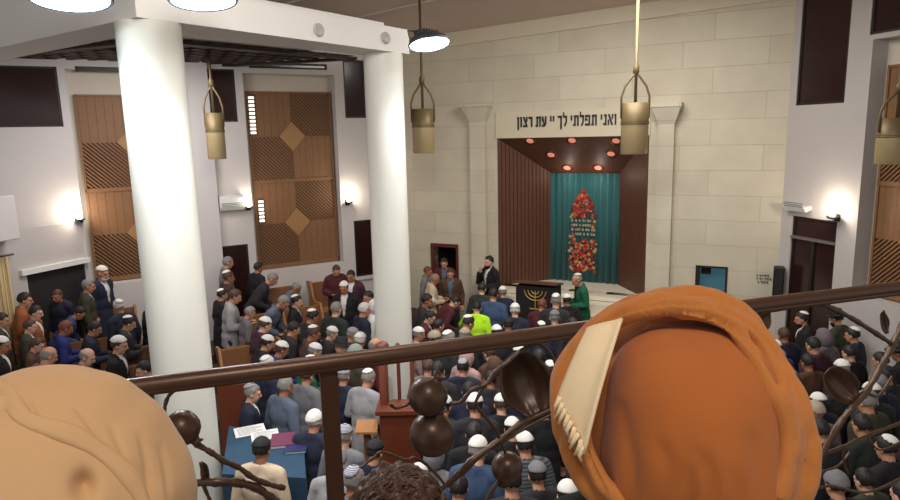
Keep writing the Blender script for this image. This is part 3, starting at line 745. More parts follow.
def torso(mb, g=0., waist=1.):
    mb.ell((0, .0, 1.27), (.175 + g, .115 + g, .2 + g)); mb.ell((0, .005, 1.09), (.155 * waist + g, .112 * waist + g, .19 + g)); mb.ell((0, -.005, .95), (.168 + g, .118 + g, .13 + g))
    mb.cap((-.14, -.005, 1.40), .062 + g, (.14, -.005, 1.40), .062 + g)
    for s in (1, -1): mb.cap((s * .02, -.01, 1.45), .05 + g, (s * .15, -.005, 1.405), .055 + g)
def arm(mb, side, spec, g=0., full=True):
    sh = V((side * .18, -.005, 1.395)); e = V((side * spec[0][0], spec[0][1], spec[0][2])); w = V((side * spec[1][0], spec[1][1], spec[1][2]))
    mb.cap(sh, .055 + g, e, .042 + g); 
    if full: mb.cap(e, .042 + g, w, .027 + g)
    else: mb.cap(e, .042 + g, e + (w - e) * .88, .033 + g)
    return w
def make_body(pose, arms, lean, nod, vox=.0095):
    sit = pose == 'sit'; f, hm = bender(lean, nod, .43 if sit else 0.)
    mb = MB(); torso(mb)
    for i, s in enumerate((1, -1)):
        w = arm(mb, s, ARMS[arms][i]); d = V(ARMS[arms][i][2]); d.x *= s
        hand(mb, w, d, s)
        h, k, a, t = legs(sit)[i]
        mb.cap(h, .086, k, .055); mb.cap(k, .054, a, .036); mb.cap(a, .04, t, .034)
        mb.cap(t, .034, (t[0] + s * .01, t[1] + .07, t[2] - .005), .026)
    mb.cap((0, -.012, 1.42), .058, (0, .006, 1.55), .054)
    # head: skull, face, jaw, nose, brows, lips, ears
    mb.ell(HC + V((0, -.012, .02)), (.074, .094, .098)); mb.ell(HC + V((0, .022, -.035)), (.062, .066, .085)); mb.ell(HC + V((0, .048, -.082)), (.04, .038, .036))
    mb.cap(HC + V((0, .09, .005)), .010, HC + V((0, .108, -.03)), .0145, 8)
    for s in (1, -1):
        mb.ell(HC + V((s * .077, -.008, -.012)), (.011, .02, .032)); mb.cap(HC + V((s * .012, .088, .026)), .009, HC + V((s * .045, .074, .024)), .008, 8)
        mb.ell(HC + V((s * .03, .079, .006)), (.0135, .0105, .009))
    mb.cap(HC + V((-.02, .088, -.062)), .008, HC + V((.02, .088, -.062)), .008, 8)
    me = remesh(mb, vox, 2, 'person_body')
    for n_ in ('skin', 'eye', 'lip'): me.materials.append(MATS[n_])
    for p in me.polygons:
        c_ = p.center - HC
        if c_.y > .06:
            for s in (1, -1):
                if ((c_.x - s * .03) / .0125) ** 2 + ((c_.z - .006) / .0075) ** 2 < 1: p.material_index = 1
            if abs(c_.x) < .024 and abs(c_.z + .062) < .009 and c_.y > .08: p.material_index = 2
    for v in me.vertices: v.co = f(v.co)
    return me, hm, f
def wrinkle(me, amp, sc, seed=0.):
    me.update()
    for v, n_ in [(v, v.normal.copy()) for v in me.vertices]:
        q = v.co * sc + V((seed, 0, 0)); q.z *= .45
        v.co += n_ * (noise.noise(q) * amp + noise.noise(q * 2.3) * amp * .5)
def make_jacket(pose, arms, f, long=False, opened=True, vox=.017):
    sit = pose == 'sit'
    mb = MB(); torso(mb, .024, 1.08)
    mb.cap((0, 0, 1.0), .0, (0, 0, 1.0), .0) if False else None
    for i, s in enumerate((1, -1)): arm(mb, s, ARMS[arms][i], .02, False)
    if not sit:
        z = .5 if long else .80
        mb.ell((0, 0, .86), (.19, .145, .86 - z)); 
        if long: mb.lathe([(.0, .42), (.215, .42), (.19, .9), (0, .95)], 20, Matrix.Diagonal((1, .8, 1, 1)))
        else: mb.lathe([(.0, .78), (.198, .78), (.185, .96), (0, 1.0)], 20, Matrix.Diagonal((1, .76, 1, 1)))
    else:
        for (h, k, a, t) in legs(True): mb.cap(h, .11, V(h) + (V(k) - V(h)) * .45, .1)
    # collar
    mb.lathe([(.066, 1.42), (.09, 1.43), (.082, 1.50), (.066, 1.505)], 20, Matrix.Translation((0, -.008, 0)))
    me = remesh(mb, vox, 2, 'jacket')
    wrinkle(me, .010, 9, 1.)
    bm = bmesh.new(); bm.from_mesh(me)
    if opened:
        kill = [q for q in bm.faces if q.calc_center_median().y > .0 and 1.08 < q.calc_center_median().z < 1.55 and abs(q.calc_center_median().x) < .012 + (q.calc_center_median().z - 1.08) * .16]
        bmesh.ops.delete(bm, geom=kill, context='FACES')
    kill = [q for q in bm.faces if q.calc_center_median().z > 1.47 and math.hypot(q.calc_center_median().x, q.calc_center_median().y + .008) < .068]
    bmesh.ops.delete(bm, geom=kill, context='FACES')
    for v in bm.verts: v.co = f(v.co)
    bm.to_mesh(me); bm.free(); return me
def make_shirt(f):
    mb = MB(); mb.ell((0, .012, 1.27), (.15, .118, .2)); mb.ell((0, .016, 1.12), (.14, .115, .16)); mb.lathe([(.05, 1.40), (.075, 1.42), (.068, 1.487), (.055, 1.49)], 20)
    me = remesh(mb, .017, 2, 'shirt')
    for v in me.vertices: v.co = f(v.co)
    return me
def make_trousers(pose, f):
    mb = MB(); mb.ell((0, 0, .93), (.18, .128, .13))
    for (h, k, a, t) in legs(pose == 'sit'):
        mb.cap(h, .1, k, .076); mb.cap(k, .076, V(a) + V((0, 0, .02)), .062)
    me = remesh(mb, .02, 2, 'trousers'); wrinkle(me, .008, 10, 4.)
    for v in me.vertices: v.co = f(v.co)
    return me
def make_shoe(pose, f, i):
    h, k, a, t = legs(pose == 'sit')[i]; mb = MB(); a = V(a); t = V(t)
    mb.cap(a + V((0, -.03, -.035)), .048, t + V((0, .08, .01)), .04); mb.cap(a, .05, a + V((0, 0, -.03)), .05)
    me = remesh(mb, .016, 1, 'shoe')
    for v in me.vertices:
        v.co.z = max(v.co.z, t.z - .035); v.co = f(v.co)
    return me
def patch(c, r, keep, th=.006, nz=0., u=40, v=26, name='m', fn=None):
    mb = MB(); mb.ell(c, r, None, u, v)
    bm = mb.bm
    bmesh.ops.delete(bm, geom=[q for q in bm.faces if not keep(q.calc_center_median() - V(c))], context='FACES')
    bmesh.ops.delete(bm, geom=[q for q in bm.verts if not q.link_faces], context='VERTS')
    bmesh.ops.recalc_face_normals(bm, faces=bm.faces[:])
    bm.normal_update()
    for w in bm.verts:
        d = (w.co - V(c)).normalized()
        if nz: w.co += d * noise.noise(w.co * 60) * nz
        if fn: w.co += fn(w.co - V(c))
    bmesh.ops.solidify(bm, geom=bm.faces[:], thickness=th)
    me = mb.mesh(name)
    for p in me.polygons: p.use_smooth = True
    return me
SK = HC + V((0, -.012, .02))
HAIR = {
    'short': patch(SK, (.081, .102, .105), lambda q: q.z > (.055 if q.y > .055 else (-.045 if q.y < -.01 else -.045 + (q.y + .01) * 1.5)) + .016 * noise.noise(q * 45), .009, .007, name='hair'),
    'full': patch(SK, (.090, .112, .114), lambda q: q.z > (.06 if q.y > .06 else (-.09 if q.y < .0 else -.09 + q.y * 2.4)) + .016 * noise.noise(q * 45), .012, .012, name='hair'),
    'ring': patch(SK, (.080, .101, .104), lambda q: -.06 < q.z < .035 and q.y < .03, .008, .006, name='hair'),
}
CAPS = {
    'large': patch(SK + V((0, -.006, .004)), (.090, .112, .112), lambda q: q.z > .036 + q.y * .12, .006, .001, name='skullcap'),
    'small': patch(SK + V((0, -.02, .004)), (.086, .106, .110), lambda q: q.z + -q.y * .5 > .084, .005, .001, name='skullcap'),
    'knit': patch(SK + V((0, -.004, .0)), (.092, .114, .116), lambda q: q.z > .012 + q.y * .25, .007, .004, name='knit_cap'),
    'hood': patch(SK + V((0, -.02, -.02)), (.108, .125, .15), lambda q: not (q.y > .03 and q.z < .10) , .01, .008, name='hood'),
}
BEARD = patch(HC + V((0, .045, -.075)), (.062, .062, .075), lambda q: q.y > -.03 and q.z < .012 and not (q.y > .04 and q.z > .004), .01, .008, name='beard')
mb = MB().lathe([(.0, .115), (.07, .112), (.088, .1), (.094, .0), (.094, -.004), (.165, -.01), (.17, -.002), (.165, .006), (.1, .01)], 32, Matrix.Translation(HC + V((0, -.012, .055))), False)
HATM = mb.mesh('brimmed_hat')
for p in HATM.polygons: p.use_smooth = True
mat('skin', (186, 136, 108), .6, var=.06, scale=20); mat('eye', (40, 26, 20), .3); mat('lip', (158, 92, 80), .5)
SKINS = [MATS['skin'], mat('skin_tan', (160, 108, 80), .6, var=.06), mat('skin_pale', (206, 160, 136), .6, var=.06)]
CO = {}
for k, c_ in dict(navy=(28, 32, 54), black=(20, 19, 22), char=(36, 34, 38), grey=(112, 112, 116), lgrey=(150, 148, 150), blue=(44, 62, 104), denim=(52, 74, 106), slate=(88, 98, 116), maroon=(78, 26, 34), wine=(60, 28, 40),
               olive=(58, 56, 42), brown=(80, 54, 40), tan=(132, 98, 76), cream=(196, 176, 150), white=(216, 212, 210), green=(16, 92, 62), hivis=(176, 228, 30), pink=(172, 140, 136), dgreen=(36, 46, 40), royal=(30, 42, 108), rust=(150, 84, 50), patt=(104, 96, 100)).items():
    CO[k] = mat('cloth_' + k, c_, .85, var=.16, scale=14, bump=.25, bscale=120)
CO['stripe'] = mat('cloth_stripe', (100, 106, 112), .85, wave=(9, .4, 'Z', (44, 48, 54)))
CO['camo'] = mat('cloth_camo', (110, 104, 98), .85, var=.55, scale=26)
HR = dict(d=mat('hair_dark', (26, 20, 18), .6), b=mat('hair_brown', (70, 48, 34), .6), y=mat('hair_grey', (128, 122, 118), .6), w=mat('hair_white', (196, 192, 188), .6), r=mat('hair_red_brown', (110, 60, 36), .6))
CM = dict(white=mat('cap_white', (226, 222, 216), .8, bump=.4, bscale=200), black=mat('cap_black', (24, 22, 24), .8), grey=mat('cap_grey', (120, 118, 120), .9, var=.3, scale=90, bump=.5, bscale=160),
          mix=mat('cap_patterned', (190, 188, 192), .85, wave=(26, 1, 'Z', (60, 66, 96))), blue=mat('cap_blue', (116, 132, 156), .85), brown=mat('cap_brown', (84, 58, 44), .85), tan=mat('cap_tan', (168, 152, 132), .9, var=.3, scale=60, bump=.6, bscale=120), green=mat('cap_green', (132, 142, 132), .85))
POSES = {}
def pose(k, pz, arms, lean, nod): POSES[k] = (pz, arms, math.radians(lean), math.radians(nod))
pose('s', 'stand', 'down', 3, 12); pose('h', 'stand', 'hold', 5, 22); pose('l', 'stand', 'hold', 34, 10); pose('m', 'stand', 'mouth', 2, 4); pose('r', 'stand', 'reach', 10, 10); pose('t', 'sit', 'lap', 6, 18); pose('u', 'sit', 'lap', 2, -14)
POSEDATA = {}
def pdata(k):
    if k not in POSEDATA:
        pz, ar, ln, nd = POSES[k]; body, hm, f = make_body(pz, ar, ln, nd)
        POSEDATA[k] = dict(body=body, hm=hm, jacket=make_jacket(pz, ar, f), coat=None if pz == 'sit' else make_jacket(pz, ar, f, True), pull=make_jacket(pz, ar, f, False, False), shirt=make_shirt(f), trousers=make_trousers(pz, f), shoes=[make_shoe(pz, f, i) for i in (0, 1)],
                           top=max(v.co.z for v in body.vertices), head=hm @ HC)
    return POSEDATA[k]
def slot(o, m):
    if len(o.data.materials) == 0: o.data.materials.append(m)
    o.material_slots[0].link = 'OBJECT'; o.material_slots[0].material = m
def child(name, me, m, root, M=None):
    o = bpy.data.objects.new(name, me); COL.objects.link(o); o.parent = root
    if M is not None: o.matrix_local = M
    slot(o, m); return o
def person(loc, rz, k='s', coat='navy', kind='jacket', trousers='char', shirt='white', hair=('short', 'd'), cap=None, beard=None, scale=1., skin=0, label='', group=None):
    d = pdata(k); root = bpy.data.objects.new('person', d['body']); COL.objects.link(root)
    root.location = loc; root.rotation_euler = (0, 0, rz); root.scale = (scale,) * 3
    slot(root, SKINS[skin]); tag(root, label, 'person', group)
    kk = kind if d.get(kind) is not None else 'jacket'
    child({'jacket': 'jacket', 'coat': 'coat', 'pull': 'sweater'}[kk], d[kk], CO[coat], root)
    if kk != 'pull': child('shirt', d['shirt'], CO[shirt], root)
    child('trousers', d['trousers'], CO[trousers], root)
    for s in d['shoes']: child('shoe', s, CO['black'], root)
    if hair: child('hair', HAIR[hair[0]], HR[hair[1]], root, d['hm'])
    if cap:
        if cap[0] == 'hat': child('brimmed_hat', HATM, CM[cap[1]], root, d['hm'])
        else: child({'large': 'skullcap', 'small': 'skullcap', 'knit': 'knit_cap', 'hood': 'hood'}[cap[0]], CAPS[cap[0]], CM[cap[1]] if cap[0] != 'hood' else CO[cap[1]], root, d['hm'])
    if beard: child('beard', BEARD, HR[beard], root, d['hm'])
    return root
def floor_z(x, y):
    p = V((x, y, 0)); uL, nL = LEFT.loc(p); uF, nF = FAR.loc(p)
    if 0 < nF < 3.2 and abs(uF - UC) < 3.2: return .26
    if nL < 1.6: return .66
    if nL < 3.1: return .44
    if nL < 4.6: return .22
    return 0.
# ================================================================== pews on the side tiers
PEWS = []
M_PINED = mat('darker_pine_wood', (118, 76, 44), .5, var=.15, scale=8)
def pew_meshes():
    w, g = .36 * G, G
    seat = MB().box(-w, w, -.04 * g, .40 * g, .42 * g, .46 * g).mesh('seat')
    back = MB().prism([(-w, -.06 * g, .46 * g), (-w, -.03 * g, .46 * g), (-w, -.12 * g, 1.0 * g), (-w, -.15 * g, 1.0 * g)], (2 * w, 0, 0)).mesh('backrest')
    ends = []
    for s in (-1, 1):
        x = s * w
        ends.append(MB().prism([(x, -.22 * g, 0), (x, .42 * g, 0), (x, .40 * g, .62 * g), (x, .05 * g, .70 * g), (x, -.10 * g, 1.06 * g), (x, -.38 * g, 1.02 * g), (x, -.34 * g, .9 * g), (x, -.2 * g, .8 * g)], (s * .045 * g, 0, 0)).mesh('end_panel'))
    rest = MB().prism([(-w, -.14 * g, 1.02 * g), (-w, -.40 * g, .95 * g), (-w, -.40 * g, .92 * g), (-w, -.14 * g, .99 * g)], (2 * w, 0, 0)).mesh('book_rest')
    shelf = MB().box(-w, w, -.34 * g, -.12 * g, .74 * g, .765 * g).mesh('book_shelf')
    return [('seat', seat, M_PINE), ('backrest', back, M_PINED), ('end_panel', ends[0], M_PINE), ('end_panel', ends[1], M_PINE), ('book_rest', rest, M_PINE), ('book_shelf', shelf, M_PINED)]
PM = pew_meshes()
def pew(px, py, deg, label):
    z = 0.
    for _ in range(8):
        p = at_z(px, py, z + 1.0 * G); z = floor_z(p.x, p.y)
    h = math.atan2(LEFT.n.y, LEFT.n.x) - PI / 2 + math.radians(deg)
    root = empty('pew', (p.x, p.y, z), h); tag(root, label, 'bench', None)
    for n_, me, m_ in PM: link(n_, me, m_, root)
    PEWS.append((V((p.x, p.y)), h))
def pew_at(n_, px, label):
    d = ray(px, 300); t = (LEFT.o + LEFT.n * n_ - EYE).dot(LEFT.n) / V((d.x, d.y, 0)).dot(LEFT.n); p = EYE + d * t; z = floor_z(p.x, p.y)
    h = math.atan2(LEFT.n.y, LEFT.n.x) - PI / 2
    root = empty('pew', (p.x, p.y, z), h); tag(root, label, 'bench')
    for n2, me, m_ in PM: link(n2, me, m_, root)
    PEWS.append((V((p.x, p.y)), h))
for n_, px, lb in ((.85, 112, 'pine pew against the wall below the first lattice'),
                   (.85, 282, 'pine pew against the wall below the middle of the second lattice'),
                   (.85, 330, 'pine pew against the wall below the right corner of the second lattice'),
                   (2.5, 84, 'pine pew in the second row, under the first lattice'),
                   (2.5, 250, 'pine pew in the second row beside the wall pier'),
                   (2.5, 303, 'pine pew in the second row under the second lattice'),
                   (4.2, 52, 'pine pew in the third row above the beige head wrap'),
                   (4.2, 128, 'pine pew in the third row against the near pillar'),
                   (4.2, 240, 'pine pew in the third row just above the hand rail'),
                   (4.2, 300, 'pine pew in the third row left of the rail post')):
    pew_at(n_, px, lb)
# ================================================================== bimah (reading platform) and its table
bim = empty('bimah'); tag(bim, 'red brown wooden enclosure of the reading platform with tall posts', 'bimah')
def upright(px0, px1, py, d, thick, name, m):
    a = at_y(px0, py, d); b = at_y(px1, py, d); zt = (a.z + b.z) / 2
    return MB().prism([(a.x, a.y, 0), (b.x, b.y, 0), (b.x, b.y + thick, 0), (a.x, a.y + thick, 0)], (0, 0, zt)).build(name, m, bim), a, b, zt
o, a, b, zt = upright(379, 420, 414, 8.9, .35, 'corner_panel', M_REDWOOD); bevel(o, .02)
MB().box(a.x - .05, b.x + .05, a.y - .05, a.y + .4, zt, zt + .06).build('corner_cap', M_REDWOOD, bim)
o, a2, b2, zt2 = upright(216, 246, 384, 10.35, .12, 'end_panel', M_REDWOOD); bevel(o, .015)
def post(px, py, d, r, name):
    p = at_y(px, py, d); MB().lathe([(r, 0), (r, p.z - .12), (r * .7, p.z - .1), (r * 1.5, p.z - .05), (r * 1.1, p.z), (0, p.z + .03)], 14, Matrix.Translation((p.x, p.y, 0))).build(name, M_REDWOOD, bim, True); return p
post(382, 343, 9.15, .07, 'post'); post(397.5, 344, 9.3, .028, 'post'); post(411, 346, 9.2, .03, 'post')
# table with a blue cloth
TZ = 1.75
A1, B1, C1, D1 = at_z(229, 426, TZ), at_z(303, 436, TZ), at_z(306, 478, TZ), at_z(222, 474, TZ)
tb = empty('reading_table', ((A1 + C1) / 2).to_tuple()[:2] + (0,)); tag(tb, 'long table under a blue cloth beside the near pillar', 'table')
tc = tb.location.copy(); qs = [V((p.x - tc.x, p.y - tc.y, 0)) for p in (A1, B1, C1, D1)]
MB().prism([q * .97 + V((0, 0, TZ - .06)) for q in qs], (0, 0, .04)).build('tabletop', M_REDWOOD, tb)
mb = MB(); n = 12
rim = []
for k in range(4):
    for q in range(n): rim.append(qs[k].lerp(qs[(k + 1) % 4], q / n))
top = [mb.bm.verts.new(q + V((0, 0, TZ))) for q in rim]; mb.bm.faces.new(top)
low = [mb.bm.verts.new(q * (1.02 + .03 * math.sin(i * 1.9)) + V((0, 0, TZ - .75))) for i, q in enumerate(rim)]
for i in range(len(rim)): mb.bm.faces.new((top[i], low[i], low[(i + 1) % len(rim)], top[(i + 1) % len(rim)]))
cl = mb.build('tablecloth', mat('blue_cloth', (30, 62, 86), .85, var=.1, scale=4, bump=.2, bscale=50), tb)
for q in qs: MB().box(q.x * .9 - .05, q.x * .9 + .05, q.y * .9 - .05, q.y * .9 + .05, 0, TZ - .06).build('leg', M_REDWOOD, tb)
M_PAPER = mat('white_paper', (226, 224, 220), .8)
def flat(px, py, w, dp, h, rz, name, label, cat, m, m2=None):
    p = at_z(px, py, TZ); root = empty(name, (p.x, p.y, TZ), math.radians(rz)); tag(root, label, cat)
    w *= G; dp *= G
    bevel(MB().box(-w / 2, w / 2, -dp / 2, dp / 2, .002, h).build('pages' if m2 else 'sheet', M_PAPER if m2 else m, root), .003)
    if m2:
        MB().box(-w / 2 - .01, w / 2 + .01, -dp / 2 - .01, dp / 2 + .01, h, h + .008).box(-w / 2 - .01, -w / 2, -dp / 2 - .01, dp / 2 + .01, .001, h).build('cover', m2, root)
    else:
        mb = MB()
        for k in range(7): mb.box(-w * .4, w * (.4 if k % 3 else .2), -dp * .38 + k * dp * .12, -dp * .38 + k * dp * .12 + .012, h, h + .0015)
        mb.build('print_lines', mat('print_grey', (120, 118, 120), .8), root)
flat(250, 431, .34, .26, .012, 24, 'open_sheet', 'white printed sheet at the far corner of the blue table', 'paper', M_PAPER)
flat(265, 436, .30, .24, .02, 20, 'open_sheet', 'bright white paper between printed sheet and purple book', 'paper', M_PAPER)
flat(283, 442, .24, .30, .04, 10, 'prayer_book', 'purple red prayer book on the blue table', 'book', M_PAPER, mat('purple_cover', (104, 44, 72), .5))
flat(297, 447, .22, .30, .03, 6, 'prayer_book', 'dark blue prayer book at the table end by the rail post', 'book', M_PAPER, mat('blue_cover', (40, 42, 92), .5))
# small pine reading stand beside the bimah corner
sp_ = at_y(367, 428, 9.0); rs = empty('reading_stand', (sp_.x, sp_.y, 0)); tag(rs, 'small pine reading stand with papers beside the wooden bimah corner', 'reading stand')
zt3 = sp_.z
MB().prism([(-.16, -.13, zt3 - .04), (.16, -.13, zt3 - .04), (.16, .13, zt3 + .04), (-.16, .13, zt3 + .04)], (0, 0, .035)).build('desk_top', M_PINE, rs)
MB().box(-.05, .05, -.05, .05, .05, zt3 - .02).build('post', M_PINED, rs); MB().box(-.2, .2, -.2, .2, 0, .05).build('base', M_PINED, rs)
OBST = [(V((tc.x, tc.y)), 0., 1.0)]
